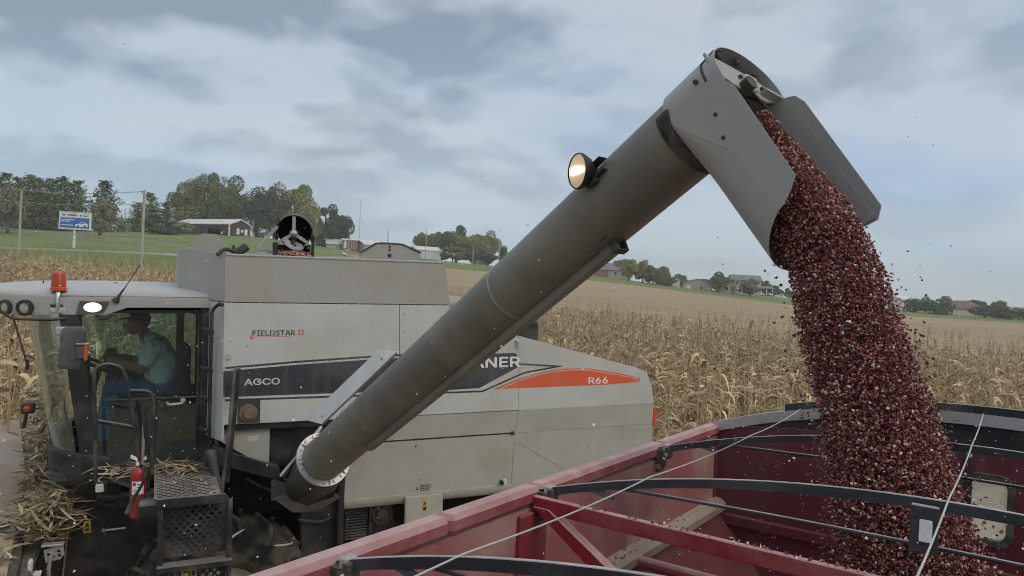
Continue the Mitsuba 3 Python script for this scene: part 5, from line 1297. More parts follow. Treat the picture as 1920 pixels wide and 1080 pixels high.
order = np.lexsort((dist, ~seen))
near_i = order[:300]
zl = land(X_, Y_)
NV = [corn_plant(500 + i, 6, 12, 5) for i in range(14)]
NVp = []
for st, lv, ts, ea in NV:
    d = {'stalk': mikit.ply(mk(st[0], st[1]), 'leaf', smooth=True, color=st[2])}
    d['leaf'] = [mikit.ply(mk(a, b), 'leaf', color=c) for a, b, c in lv]
    a, b, c = join(ts)
    d['tassel'] = mikit.ply(mk(a, b), 'leaf', color=c)
    d['ear'] = [mikit.ply(mk(a, b), 'leaf', color=c) for a, b, c in ea]
    a, b, c = join([st] + lv + ts + ea)
    d['whole'] = mikit.ply(mk(a, b), 'leaf', color=c)
    NVp.append(d)
for i, q in enumerate(near_i):
    key = numbered('corn_plant')
    M_ = T().translate([float(X_[q]), float(Y_[q]), float(zl[q]) - 0.02]).rotate([0, 0, 1], float(r.uniform(0, 360))).rotate([1, 0, 0], float(r.normal(0, 4))).scale(float(r.uniform(0.92, 1.12)))
    d = NVp[int(r.integers(len(NVp)))]
    if X_[q] > 0:
        tag(key, 'dry brown corn plant at the field edge beyond the trailer and combine tail', 'corn plant', 'corn plants along the field edge right of the combine')
    else:
        tag(key, 'dry brown corn plant standing behind the cab at the left of the photo', 'corn plant', 'corn plants standing behind the cab')
    if i < 70:
        scene[key + '__stalk'] = {**d['stalk'], 'to_world': M_}
        scene[key + '__tassel'] = {**d['tassel'], 'to_world': M_}
        for nme in ('leaf', 'ear'):
            for j, x in enumerate(d[nme]):
                scene[key + '__' + nme + (f'_{j:03d}' if j else '')] = {**x, 'to_world': M_}
    else:
        scene[key] = {**d['whole'], 'to_world': M_}
FV = [[join([p[0]] + p[1] + p[2] + p[3]) for p in (corn_plant(900 + i, kk, nl, sd) for i in range(12))] for kk, nl, sd in ((5, 11, 4), (4, 9, 3))]
rest = np.ones(len(spots), bool)
rest[near_i] = False
bv, bf, bc, o = [], [], [], 0
which = r.integers(0, 12, len(spots))
rot, scl = r.uniform(0, 2 * PI, len(spots)), r.uniform(0.9, 1.13, len(spots))
tl1, tl2 = r.normal(0, 0.06, len(spots)), r.normal(0, 0.06, len(spots))
ton = r.uniform(0.8, 1.12, len(spots))
for lod in (0, 1):
    for w in range(12):
        q = np.where(rest & (which == w) & ((Y_ > 24) == bool(lod)))[0]
        if not len(q):
            continue
        v, f, c = FV[lod][w]
        x = v[None, :, 0] * np.cos(rot[q])[:, None] - v[None, :, 1] * np.sin(rot[q])[:, None] + tl1[q][:, None] * v[None, :, 2]
        y = v[None, :, 0] * np.sin(rot[q])[:, None] + v[None, :, 1] * np.cos(rot[q])[:, None] + tl2[q][:, None] * v[None, :, 2]
        z = np.repeat(v[None, :, 2], len(q), 0)
        a = np.stack([x, y, z], -1) * scl[q][:, None, None] + np.column_stack([X_[q], Y_[q], zl[q] - 0.02])[:, None]
        bv.append(a.reshape(-1, 3))
        bf.append((f[None] + (np.arange(len(q)) * len(v))[:, None, None]).reshape(-1, 3) + o)
        bc.append((c[None] * ton[q][:, None, None]).reshape(-1, 3))
        o += len(bv[-1])
tag(put('standing_corn', mk(np.vstack(bv), np.vstack(bf)), 'leaf', color=np.vstack(bc)), 'field of standing dry corn reaching back to the harvested field', 'corn', kind='stuff')


def litter(r):
    while True:
        u, n_ = r.uniform(-3, 34), r.uniform(2.0, 7.0)
        p = O2 + u * uh + n_ * nh
        if 0.1 < p[0] / p[1] < 0.8:
            return (p[0], p[1], 0.02 + r.random() * 0.08)


m, c = debris(2600, litter, (0.15, 0.6), (0.008, 0.03), 77, 0.93)
tag(put('field_litter', m, 'vertex_dull', color=c), 'broken stalks and leaves lying on the ground before the standing corn', 'corn litter', kind='stuff')

# ================================================================ trees, houses and the rest of the hillside
TONES = [[(0.128, 0.171, 0.071), (0.171, 0.207, 0.085), (0.104, 0.140, 0.067)],
         [(0.061, 0.095, 0.056), (0.081, 0.115, 0.061), (0.051, 0.078, 0.054)],
         [(0.189, 0.201, 0.088), (0.149, 0.177, 0.081), (0.220, 0.217, 0.104)],
         [(0.220, 0.226, 0.146), (0.181, 0.189, 0.117), (0.244, 0.226, 0.149)],
         [(0.287, 0.287, 0.112), (0.207, 0.229, 0.095), (0.329, 0.307, 0.134)],
         [(0.146, 0.116, 0.067), (0.102, 0.117, 0.063), (0.183, 0.140, 0.071)]]


def clumps(cen, size, nrm_, seed, tones, per):
    """Leaf clumps: one bent quad each."""
    r = np.random.default_rng(seed)
    n = len(cen)
    d = nrm_ + r.normal(0, 0.5, (n, 3))
    d /= np.linalg.norm(d, axis=1, keepdims=True)
    a = np.cross(d, r.normal(size=(n, 3)))
    a /= np.linalg.norm(a, axis=1, keepdims=True)
    b = np.cross(d, a)
    s = size * r.uniform(0.5, 1.25, (n, 1))
    k1, k2 = r.uniform(0.5, 1.1, (n, 1)), r.uniform(0.4, 0.9, (n, 1))
    v = np.stack([cen - a * s, cen + b * s * k2, cen + a * s * k1, cen - b * s * k2 + d * s * 0.35], 1).reshape(-1, 3)
    i = np.arange(n)[:, None, None] * 4
    f = (np.array([[0, 1, 2], [0, 2, 3]])[None] + i).reshape(-1, 3)
    t = np.array(tones)
    c = t[per] * r.uniform(0.88, 1.13, (n, 1))
    return mk(v, f), np.repeat(c, 4, 0)


def tree(x, y, top, hw, kind, tone, label, seed):
    z0 = float(land([x], [y])[0])
    h = max(1.5, top - z0)
    r = np.random.default_rng(seed)
    hw = hw * (1.5 if kind == 'pine' else 1.22)
    if kind == 'pine':
        cen, nn, per = [], [], []
        lev = int(h / 0.62)
        for i in range(lev):
            k = i / lev
            zb = h * (0.03 + 0.97 * k)
            L = hw * 0.95 * (1 - k ** 2.3) ** 0.65 * r.uniform(0.55, 1.2) + 0.35
            ox, oy = r.normal(0, 0.35, 2)
            for a in np.arange(0, 2 * PI, 2 * PI / (9 if k < 0.7 else 6)) + r.uniform(0, 6):
                Lb = L * r.uniform(0.6, 1.1)
                for t in np.arange(0.22, 1.01, 0.13):
                    for _ in range(2):
                        cen.append([ox + math.cos(a) * Lb * t + r.normal(0, 0.22), oy + math.sin(a) * Lb * t + r.normal(0, 0.22), zb - 0.12 * Lb * t + 0.35 * (t - 0.5) + r.normal(0, 0.2)])
                        nn.append([math.cos(a) * 0.4, math.sin(a) * 0.4, 0.9])
                        per.append(r.integers(3))
        size = 0.40
    else:
        cen, nn, per = [], [], []
        tall = 0.02 if kind == 'bush' else 0.10
        nl = 24 if kind != 'bush' else 12
        if hw < 2.0:
            nl = 8
        cz, rz = h * (0.5 + tall / 2), h * (1 - tall) / 2
        for i in range(nl):
            while True:
                p = r.uniform(-1, 1, 3)
                if np.linalg.norm(p) < 1:
                    break
            p = p / (np.linalg.norm(p) + 1e-6) * r.uniform(0.40, 0.92) * (1 if kind != 'bush' else 0.9)
            lr = r.uniform(0.20, 0.44) if kind != 'bush' else r.uniform(0.40, 0.55)
            o = np.array([p[0] * hw, p[1] * hw, cz + p[2] * rz])
            lob = np.array([hw, hw, rz * 0.9]) * lr
            m_ = int(260 * max(0.5, (hw / 3.5)) ** 1.4) if kind != 'bush' else int(240 * max(0.6, hw / 3) ** 1.2)
            d = r.normal(size=(m_, 3))
            d /= np.linalg.norm(d, axis=1, keepdims=True)
            rad = r.uniform(0.62, 1.06, (m_, 1)) ** 0.6
            q = o + d * lob * rad
            cen += q.tolist()
            nn += (d * 0.8 + np.array([0, 0, 0.5])).tolist()
            per += [int(r.integers(3))] * m_
        size = 0.31 if kind != 'bush' else 0.27
    cen = np.array(cen) + [x, y, z0]
    ok = cen[:, 2] > z0 + 0.1
    m, c = clumps(cen[ok], size, np.array(nn)[ok], seed + 1, TONES[tone], np.array(per)[ok])
    nme = {'pine': 'pine_tree', 'round': 'tree', 'bush': 'shrub'}[kind]
    key = numbered(nme)
    tag(key, label, {'pine': 'pine tree', 'round': 'tree', 'bush': 'shrub'}[kind], 'trees on the hillside and round the far houses')
    tr = max(0.10, 0.035 * h)
    trunk = [tube([(x, y, z0 - 0.3), (x + r.normal(0, 0.1), y, z0 + h * 0.3), (x + r.normal(0, 0.2), y, z0 + h * 0.85)], [tr * 1.25, tr, tr * 0.25], 7)]
    if kind == 'round':
        for i in range(6):
            a, zb = r.uniform(0, 2 * PI), z0 + h * r.uniform(0.25, 0.45)
            e = np.array([x + math.cos(a) * hw * 0.65, y + math.sin(a) * hw * 0.65, zb + h * r.uniform(0.2, 0.4)])
            trunk.append(tube([(x, y, zb), (x * 0.5 + e[0] * 0.5, y * 0.5 + e[1] * 0.5, zb * 0.35 + e[2] * 0.65), e], [tr * 0.6, tr * 0.4, tr * 0.12], 5))
    scene[key + '__trunk'] = mikit.ply(cat(trunk), 'bark', smooth=40)
    scene[key + '__crown'] = mikit.ply(m, 'leaf', color=c)


TREES = [
    (-139.4, 192, 27.9, 4.7, 'pine', 0, 'dark pine of the grove cut off by the left edge of the photo'),
    (-130.0, 188, 27.2, 3.2, 'pine', 0, 'dark pine at the far left edge of the grove'),
    (-129.1, 192, 26.6, 3.0, 'pine', 0, 'second dark pine from the left in the grove'),
    (-124.7, 190, 27.2, 3.0, 'pine', 0, 'third dark pine from the left in the grove, behind the bare pole'),
    (-124.6, 194, 26.7, 2.8, 'pine', 0, 'fourth dark pine from the left in the grove'),
    (-118.8, 190, 26.5, 3.0, 'pine', 0, 'dark pine of the grove standing left of the billboard'),
    (-114.6, 188, 26.8, 3.0, 'pine', 0, 'dark pine of the grove rising straight above the billboard'),
    (-112.2, 190, 26.4, 2.7, 'pine', 0, 'rightmost dark pine of the grove, above the billboard edge'),
    (-124.0, 196, 23.1, 4.2, 'pine', 0, 'low dark pine filling the middle of the grove'),
    (-133.6, 196, 22.9, 4.2, 'pine', 0, 'low dark pine filling the left of the grove'),
    (-114.8, 168, 21.6, 2.9, 'round', 3, 'pale grey-green tree in front of the left grove'),
    (-108.7, 196, 27.3, 3.9, 'pine', 1, 'lone ragged pine between the grove and the farmhouse'),
    (-96.1, 172, 19.7, 2.7, 'round', 3, 'small light green tree beside the billboard'),
    (-114.1, 232, 28.5, 2.8, 'pine', 0, 'rounded pine behind the pale-roofed farmhouse'),
    (-114.9, 226, 24.7, 2.3, 'pine', 0, 'low pine left of the pale-roofed farmhouse'),
    (-111.2, 236, 26.1, 2.0, 'pine', 0, 'thin pine between the farmhouse and the big trees'),
    (-98.5, 205, 19.5, 2.7, 'round', 1, 'dark bush in front of the pale-roofed farmhouse'),
    (-106.9, 240, 35.7, 5.2, 'round', 2, 'big olive tree, leftmost of the large clump behind the barn'),
    (-101.8, 245, 37.1, 6.0, 'round', 2, 'tallest olive tree of the clump behind the barn'),
    (-105.0, 246, 28.0, 5.3, 'round', 2, 'low olive tree directly behind the barn roof'),
    (-93.2, 244, 36.0, 6.0, 'round', 0, 'olive green tree above the barn gable'),
    (-81.9, 236, 33.1, 5.8, 'round', 1, 'large dark green tree right of the barn'),
    (-78.1, 242, 32.9, 4.5, 'round', 5, 'dark rust-tinted tree behind the fountain auger'),
    (-73.1, 246, 35.3, 6.0, 'round', 4, 'light yellow-green tree right of the dark trees'),
    (-66.8, 240, 28.3, 3.5, 'round', 4, 'low yellow-green tree beside the dark round tree'),
    (-66.9, 262, 30.5, 4.5, 'round', 1, 'dark round tree, left half of the pair above the sheds'),
    (-62.5, 266, 29.2, 3.8, 'round', 1, 'dark round tree, right one of the pair above the sheds'),
    (-67.8, 272, 21.8, 5.9, 'round', 2, 'low olive tree behind the pale sheds'),
    (-94.1, 206, 18.1, 3.9, 'round', 3, 'scrubby brown-green tree in front of the barn'),
    (-95.3, 200, 15.1, 2.9, 'round', 1, 'dark shrub at the foot of the scrubby tree'),
    (-33.6, 275, 22.8, 3.2, 'round', 5, 'rust-coloured tree beside the blue-white shed'),
    (-28.8, 280, 24.2, 4.0, 'round', 2, 'olive tree behind the blue-white shed'),
    (-21.3, 276, 25.9, 4.4, 'round', 0, 'green tree, tallest of the clump right of the shed'),
    (-14.8, 274, 24.4, 4.7, 'round', 4, 'yellow-green tree in the clump right of the shed'),
    (-9.6, 278, 24.2, 3.6, 'round', 4, 'light green tree at the right of the clump by the auger'),
    (-21.9, 268, 17.8, 5.8, 'round', 0, 'low bushes under the clump right of the shed'),
    (-11.2, 266, 17.4, 5.0, 'round', 1, 'dark low bushes beside the parked car'),
    (-4.3, 300, 20.7, 1.9, 'round', 1, 'small far dark tree just left of the auger tube'),
    (36.8, 250, 16.7, 2.5, 'round', 3, 'thin sparse tree behind the grey-roofed house'),
    (37.2, 236, 14.6, 2.7, 'round', 4, 'light green tree, leftmost in front of the grey-roofed house'),
    (41.8, 238, 14.9, 2.9, 'round', 4, 'light green tree in the row right of the grey-roofed house'),
    (44.0, 232, 13.1, 2.7, 'round', 0, 'green tree in front of the row by the grey-roofed house'),
    (48.5, 240, 13.2, 1.9, 'round', 2, 'olive tree at the right end of that row'),
    (49.0, 236, 10.0, 2.7, 'round', 0, 'low green bush at the right end of the tree row'),
    (73.7, 330, 13.9, 3.3, 'round', 1, 'far dark tree behind the low beige house'),
    (58.2, 250, 10.7, 1.8, 'round', 2, 'small olive tree beside the low beige house'),
    (75.7, 300, 11.3, 4.7, 'round', 1, 'far low trees above the low beige house roof'),
    (66.1, 238, 11.7, 2.6, 'round', 0, 'green tree between the two beige houses'),
    (69.8, 240, 11.2, 1.6, 'round', 0, 'slim green tree left of the gabled house'),
    (74.5, 232, 10.7, 2.8, 'round', 3, 'brownish tree in front of the gabled house'),
    (68.4, 230, 7.9, 1.3, 'round', 3, 'small bushy tree before the low wing of the gabled house'),
    (95.6, 280, 11.1, 2.4, 'round', 1, 'dark tree right of the gabled house'),
    (106.0, 300, 9.7, 2.6, 'round', 1, 'far dark tree between the gabled house and the pouring corn'),
    (119.6, 320, 9.2, 1.8, 'round', 0, 'far tree beside the small white house'),
    (128.3, 236, 7.6, 3.2, 'bush', 1, 'large dark rounded shrub beside the white barn'),
    (135.5, 240, 7.3, 2.4, 'bush', 1, 'middle dark shrub of the three by the white barn'),
    (136.1, 236, 7.5, 3.4, 'bush', 1, 'right dark rounded shrub beside the parked cars'),
    (153.8, 262, 8.2, 1.7, 'round', 3, 'pale thin tree behind the rounded shrubs'),
    (168.6, 270, 7.3, 3.5, 'round', 1, 'grey-green tree behind the brown-roofed house'),
    (148.0, 232, 5.3, 3.2, 'bush', 1, 'dark evergreen shrub in front of the brown-roofed house'),
    (172.3, 262, 7.6, 2.3, 'round', 0, 'round green tree behind the evergreen hedge'),
    (153.7, 234, 4.6, 1.7, 'bush', 1, 'low evergreen between the two tall shrubs on the right'),
    (155.8, 232, 6.1, 2.2, 'bush', 1, 'tall pointed evergreen right of the brown-roofed house'),
    (160.2, 232, 5.2, 1.5, 'bush', 1, 'dark evergreen cut off by the right edge of the frame'),
]
for i, t in enumerate(TREES):
    tree(*t, seed=3000 + 17 * i)

# ---------------------------------------------------------------- houses
mat('plum_boards', dusty((0.075, 0.045, 0.055), (0.12, 0.085, 0.085), 0.4, 0.6, 0.1), 0.8, 0.2)
mat('pale_metal_roof', dusty((0.62, 0.63, 0.63), (0.5, 0.48, 0.44), 0.4, 0.4, 0.1), 0.5, 0.4)
mat('grey_metal_wall', dusty((0.46, 0.47, 0.455), (0.38, 0.36, 0.32), 0.4, 0.5, 0.1), 0.6, 0.3)
mat('blue_metal_wall', dusty((0.50, 0.56, 0.62), (0.42, 0.44, 0.46), 0.4, 0.5, 0.1), 0.6, 0.3)
mat('brick_red', dusty((0.24, 0.10, 0.075), (0.3, 0.2, 0.17), 0.5, 0.8, 0.1), 0.8, 0.2)
mat('beige_siding', dusty((0.42, 0.385, 0.34), (0.36, 0.33, 0.28), 0.5, 0.5, 0.1), 0.8, 0.2)
mat('cream_siding', dusty((0.60, 0.55, 0.45), (0.5, 0.45, 0.36), 0.5, 0.5, 0.1), 0.8, 0.2)
mat('white_siding', dusty((0.74, 0.74, 0.73), (0.6, 0.58, 0.54), 0.4, 0.5, 0.1), 0.7, 0.3)
mat('grey_shingle', dusty((0.17, 0.165, 0.17), (0.24, 0.22, 0.21), 0.5, 0.8, 0.1), 0.9, 0.2)
mat('brown_shingle', dusty((0.15, 0.10, 0.085), (0.22, 0.17, 0.15), 0.5, 0.8, 0.1), 0.9, 0.2)
mat('window_dark', (0.05, 0.055, 0.065), 0.15, 0.6)
mat('pole_wood', dusty((0.42, 0.38, 0.32), (0.5, 0.46, 0.4), 0.5, 0.8, 0.1), 0.9, 0.2)
mat('wire', (0.30, 0.29, 0.28), 0.6, 0.3)


def house(name, label, x, y, yaw, L, D, H, RH, wall, roof, windows=(), doors=(), hip=0.0, trim=None, eave=0.4, sink=0.4, cat_='house', group=None):
    """Local: long side along +x (front faces -y), gables at both x ends; windows (face, along, z, w, h); faces: f front, r right gable, l left gable."""
    z0 = float(land([x], [y])[0])
    key = numbered(name)
    tag(key, label, cat_, group)
    F = Frame([x, y, z0], [math.cos(yaw), math.sin(yaw), 0], [-math.sin(yaw), math.cos(yaw), 0], [0, 0, 1])
    w = [box(-L / 2, L / 2, -D / 2, D / 2, -sink - 1.5, H)]
    if hip <= 0:
        w.append(hull([(s * L / 2, t * D / 2, H) for s in (-1, 1) for t in (-1, 1)] + [(s * L / 2, 0, H + RH) for s in (-1, 1)]))
    put(key + '__wall', cat(w), wall, F)
    e, th = eave, 0.16
    for t in (-1, 1):
        k = RH / (D / 2)
        a0, a1 = (t * (D / 2 + e), H - e * k + 0.05), (0.0, H + RH + 0.05)
        lx0 = L / 2 + e
        lx1 = lx0 - hip
        put(key + '__roof', hull([(s * lx0, a0[0], a0[1] + z) for s in (-1, 1) for z in (0, th)] + [(s * lx1, a1[0], a1[1] + z) for s in (-1, 1) for z in (0, th)]), roof, F)
    if hip > 0:
        for s in (-1, 1):
            put(key + '__roof', hull([(s * (L / 2 + e + 0.02), t * (D / 2 + e), H - e * k + 0.05 + z) for t in (-1, 1) for z in (0, th)] + [(s * (L / 2 + e - hip), 0, H + RH + 0.05 + z) for z in (0, th)]), roof, F)
    def piece(face, a, z, w_, h_, d0, d1):
        if face == 'f':
            return box(a - w_ / 2, a + w_ / 2, -D / 2 - d1, -D / 2 - d0, z - h_ / 2, z + h_ / 2)
        s = 1 if face == 'r' else -1
        return box(s * (L / 2 + d0), s * (L / 2 + d1), a - w_ / 2, a + w_ / 2, z - h_ / 2, z + h_ / 2)
    for i, (face, a, z, w_, h_, *mm_) in enumerate(windows):
        k_ = key + '__window' + (f'_{i:03d}' if i else '')
        scene[k_] = mikit.ply(mk(F(piece(face, a, z, w_ + 0.24, h_ + 0.24, -0.05, 0.05).vertices), piece(face, a, z, w_, h_, 0, 1).faces), 'white_siding')
        q = piece(face, a, z, w_, h_, 0.03, 0.07)
        scene[k_ + '__pane'] = mikit.ply(mk(F(q.vertices), q.faces), mm_[0] if mm_ else 'window_dark')
    for i, (face, a, z, w_, h_, m_) in enumerate(doors):
        q = piece(face, a, z, w_, h_, -0.05, 0.09)
        scene[key + '__door' + (f'_{i:03d}' if i else '')] = mikit.ply(mk(F(q.vertices), q.faces), m_)
    if trim:
        for s in (-1, 1):
            for t in (-1, 1):
                put(key + '__corner_trim', box(s * L / 2 - 0.16, s * L / 2 + 0.16, t * D / 2 - 0.16, t * D / 2 + 0.16, -0.5, H), trim, F)
            for t in (-1, 1):
                put(key + '__gable_trim', hull([(s * (L / 2 + e + 0.03 + d), t * (D / 2 + e), H - e * RH / (D / 2) - 0.1 + z) for d in (0, 0.05) for z in (0, 0.35)] + [(s * (L / 2 + e + 0.03 + d), 0, H + RH - 0.1 + z) for d in (0, 0.05) for z in (0, 0.35)]), trim, F)
    return key, F


YB = math.atan2(-0.42, 0.91)
house('barn', 'plum-coloured barn with a pale metal roof and white corner trim', -93.2, 229.5, YB, 22, 8.6, 3.3, 1.7, 'plum_boards', 'pale_metal_roof', [('r', -0.8, 1.4, 0.9, 1.6, 'white_siding'), ('r', 2.4, 1.4, 0.9, 1.6, 'white_siding'), ('r', 0.8, 1.6, 0.7, 0.5, 'white_siding'), ('f', 8.0, 0.7, 0.5, 0.6, 'white_siding')], trim='white_siding', cat_='barn')
house('farmhouse', 'low farmhouse with a pale roof, half hidden by pines behind the bare pole', -114.5, 242, -0.15, 13, 8, 4.0, 2.0, 'brick_red', 'pale_metal_roof', [('f', -3, 1.8, 1.2, 1.3), ('f', 1, 1.8, 1.2, 1.3)])
house('garage', 'small grey building left of the pale-roofed farmhouse', -123.0, 236, -0.15, 6, 6, 3.6, 0.8, 'grey_metal_wall', 'grey_shingle', doors=[('f', 0, 1.2, 2.6, 2.4, 'grey_plastic')], cat_='shed')
YS = math.atan2(0.5, 0.86)
house('metal_shed', 'pale metal shed with a wide gable, leftmost of the row above the grain tank', -62.0, 262.0, YS - PI / 2 + 1.45, 9, 7.4, 2.6, 1.7, 'grey_metal_wall', 'pale_metal_roof', cat_='shed', group='metal sheds in a row above the grain tank')
house('brick_garage', 'brick garage with tall red doors between the pale metal sheds', -57.2, 259.5, 0.15, 5.2, 5, 4.4, 0.5, 'brick_red', 'pale_metal_roof', [('f', -1.6, 2.9, 0.8, 2.4, 'white_siding'), ('f', 0.0, 2.9, 0.8, 2.4, 'brick_red'), ('f', 1.6, 2.9, 0.8, 2.4, 'brick_red')], [('f', -0.6, 0.4, 1.9, 1.4, 'white_siding')], cat_='garage')
house('metal_shed', 'pale metal shed with its gable half hidden by the tank flap', -51.0, 262, YS + PI / 2 - 1.45, 8.0, 9, 3.3, 1.7, 'grey_metal_wall', 'pale_metal_roof', [('f', 2.8, -0.2, 0.8, 1.3, 'white_siding')], cat_='shed', group='metal sheds in a row above the grain tank')
house('lean_to', 'small white lean-to with brown doors left of the pale metal sheds', -66.5, 264, 0.2, 4.5, 4, 2.6, 0.5, 'grey_metal_wall', 'pale_metal_roof', doors=[('f', -1.2, 1.0, 1.0, 2.0, 'brick_red'), ('f', 0.9, 1.0, 1.2, 2.0, 'brick_red')], cat_='shed')
house('metal_shed', 'long blue-white metal shed at the right end of the row, beside the trees', -31.4, 264.0, 0.55, 9.5, 6.0, 3.1, 1.2, 'blue_metal_wall', 'pale_metal_roof', doors=[('l', 0, 1.3, 2.6, 2.6, 'grey_metal_wall')], cat_='shed', group='metal sheds in a row above the grain tank')
house('garden_shed', 'tiny grey garden shed with a dark opening left of the fountain auger', -50.0, 151, 0.3, 2.6, 2.0, 1.7, 0.7, 'grey_metal_wall', 'grey_shingle', doors=[('f', 0.4, 0.7, 0.8, 1.4, 'window_dark')], cat_='shed', eave=0.2)
house('house', 'brick-and-beige house with a wide grey roof beside the auger tube', 32.0, 249, 0.10, 13, 8, 2.5, 2.2, 'beige_siding', 'grey_shingle', [('f', 1.5, 1.3, 1.0, 1.2), ('f', 4.2, 1.3, 1.0, 1.2)], [('f', -3.2, 1.1, 4.6, 2.2, 'brick_red')])
house('small_shed', 'little grey shed standing before the low beige house', 53.2, 243, 0.2, 2.6, 2.4, 2.0, 0.6, 'grey_metal_wall', 'grey_shingle', cat_='shed', eave=0.2)
house('house', 'low beige house with a broad gable and white-framed windows', 61.5, 246, PI / 2 - 0.25, 9, 9.4, 1.7, 1.6, 'beige_siding', 'beige_siding', [('l', 2.9, 0.6, 1.1, 1.1, 'white_siding'), ('l', -1.1, 0.5, 1.0, 1.1), ('l', -3.7, 0.2, 1.0, 0.8, 'white_siding')], eave=0.25)
house('house', 'two-storey beige house with a dark gabled roof beside the pouring corn', 76.2, 243.5, -0.10, 9.0, 7.5, 4.6, 1.6, 'beige_siding', 'grey_shingle', [('f', -3.1, 3.6, 0.9, 1.2), ('f', 0, 3.6, 0.9, 1.2), ('f', -2.2, 1.2, 1.0, 1.2), ('f', 2.8, 1.2, 1.0, 1.2)])
house('house_wing', 'low gabled beige wing on the left of the two-storey house', 69.4, 241.0, PI / 2 - 0.15, 6, 5.6, 2.4, 1.4, 'beige_siding', 'beige_siding', [('l', 0.2, 1.3, 1.0, 1.2)], cat_='house', eave=0.2)
pk, PFm = house('porch', 'open porch with white posts at the right end of the two-storey house', 82.4, 241.0, -0.1, 4.0, 3.4, 0.3, 0.25, 'beige_siding', 'grey_shingle', cat_='porch', eave=0.1)
for i, a in enumerate((-1.8, 0.0, 1.8)):
    put(pk + '__post', box(a - 0.09, a + 0.09, -1.7, -1.52, 0.3, 2.7), 'white_siding', PFm)
put(pk + '__roof', hull([(-2.2, -1.9, 2.6), (2.2, -1.9, 2.6), (-2.2, -1.9, 2.75), (2.2, -1.9, 2.75), (-2.2, 1.7, 3.3), (2.2, 1.7, 3.3), (-2.2, 1.7, 3.45), (2.2, 1.7, 3.45)]), 'grey_shingle', PFm)
house('house', 'small far white house just left of the pouring corn', 126.0, 345, 0.1, 7, 6, 2.6, 1.6, 'white_siding', 'white_siding', [('f', -2, 1.4, 0.9, 1.1), ('f', 1.5, 1.4, 0.9, 1.1)])
house('white_barn', 'white barn end showing right of the pouring corn', 138.6, 265, 0.35, 6.5, 7, 3.5, 1.3, 'white_siding', 'pale_metal_roof', [('r', 0, 1.4, 0.8, 0.9)], cat_='barn')
house('house', 'cream house under a broad brown hipped roof, on the far right', 148.3, 244.5, -0.08, 12.6, 9, 2.2, 2.4, 'cream_siding', 'brown_shingle', [('f', 0.6, 1.5, 1.2, 0.8, 'brick_red')], [('f', -5.4, 1.0, 1.1, 2.0, 'window_dark'), ('f', 3.2, 1.1, 0.9, 2.1, 'brown_shingle')], hip=4.6)

# ---------------------------------------------------------------- poles, wires, billboard, fence, cars
def pole(label, x, y, top, rad=0.13, arm=None, cat_='pole', base=None):
    z0 = float(land([x], [y])[0]) if base is None else base
    key = numbered('utility_pole')
    tag(key, label, cat_, 'poles along the hillside road')
    scene[key + '__shaft'] = mikit.ply(tube([(x, y, z0 - 0.4), (x, y, (z0 + top) / 2), (x, y, top)], [rad * 1.15, rad, rad * 0.85], 10), 'pole_wood', smooth=40)
    if arm:
        scene[key + '__bracket'] = mikit.ply(cat(box(x - arm, x + 0.05, y - 0.05, y + 0.05, top - 0.38, top - 0.3), tube([(x - arm, y, top - 0.3), (x - arm, y, top - 0.12)], 0.05)), 'grey_plastic')
    return np.array([x, y, top])


p1 = pole('bare grey pole on the left, in front of the dark grove', -78.7, 118.0, 15.8, 0.17)
p2 = pole('tall pale pole rising from the corn behind the cab roof', -41.1, 82.0, 12.7, 0.155, 0.28)
pole('thin pole beside the light green tree right of the billboard', -103.2, 188.0, 21.9, 0.15)
pole('short far pole left of the pale-roofed farmhouse', -121.0, 230.0, 22.9, 0.12)
pole('white lamp pole at the right gable of the barn', -75.9, 215.0, 20.0, 0.14, 0.3)
pole('pole with a bracket just right of the fountain auger', -65.0, 238.0, 21.7, 0.15, 0.3)
pole('bare pole standing above the rear tank flap', -42.6, 250.0, 21.4, 0.14)
pole('pale pole in front of the blue-white shed', -28.5, 240.0, 21.3, 0.15)
pole('short pole beside the parked car on the hillside', -14.1, 258.0, 17.7, 0.14)
pole('short pole at the right edge of the hillside trees', -5.0, 258.0, 19.5, 0.13)
ma = numbered('radio_mast')
tag(ma, 'very thin far radio mast above the pale sheds', 'mast')
scene[ma] = mikit.ply(tube([(-125.5, 600, 15), (-125.5, 600, 71)], [0.28, 0.16], 5), 'wire')


def wire(label, a, b, sag, rad=0.035):
    a, b = np.array(a, float), np.array(b, float)
    t = np.linspace(0, 1, 24)[:, None]
    q = a + (b - a) * t - np.array([0, 0, 1.0]) * sag * 4 * t * (1 - t)
    tag(put('overhead_wire', tube(q, rad, 5), 'wire'), label, 'wire')


d12 = p1 - p2
wire('upper wire running from the tall pale pole to the bare grey pole', p2 - [0, 0, 0.15], p1 - [0, 0, 0.1], 0.35)
wire('upper wire leaving the bare grey pole to the left', p1 - [0, 0, 0.1], p1 + d12 * 1.0 + [0, 0, 1.5], 0.3)
wire('lower wire crossing the grove behind the bare grey pole', p2 - [0, 0, 1.55], p1 - [0, 0, 1.95], 0.3)
wire('lower wire leaving the bare grey pole to the left', p1 - [0, 0, 1.95], p1 + d12 * 1.0 - [0, 0, 0.4], 0.3)
wire('low grey cable sagging from the tall pale pole across the road', p2 - [0, 0, 5.1], p1 + d12 * 0.5 - [0, 0, 6.3], 0.6, 0.045)
wire('low grey cable running right from the tall pale pole', p2 - [0, 0, 5.1], np.array([-27.0, 84, 6.4]), 0.3, 0.045)

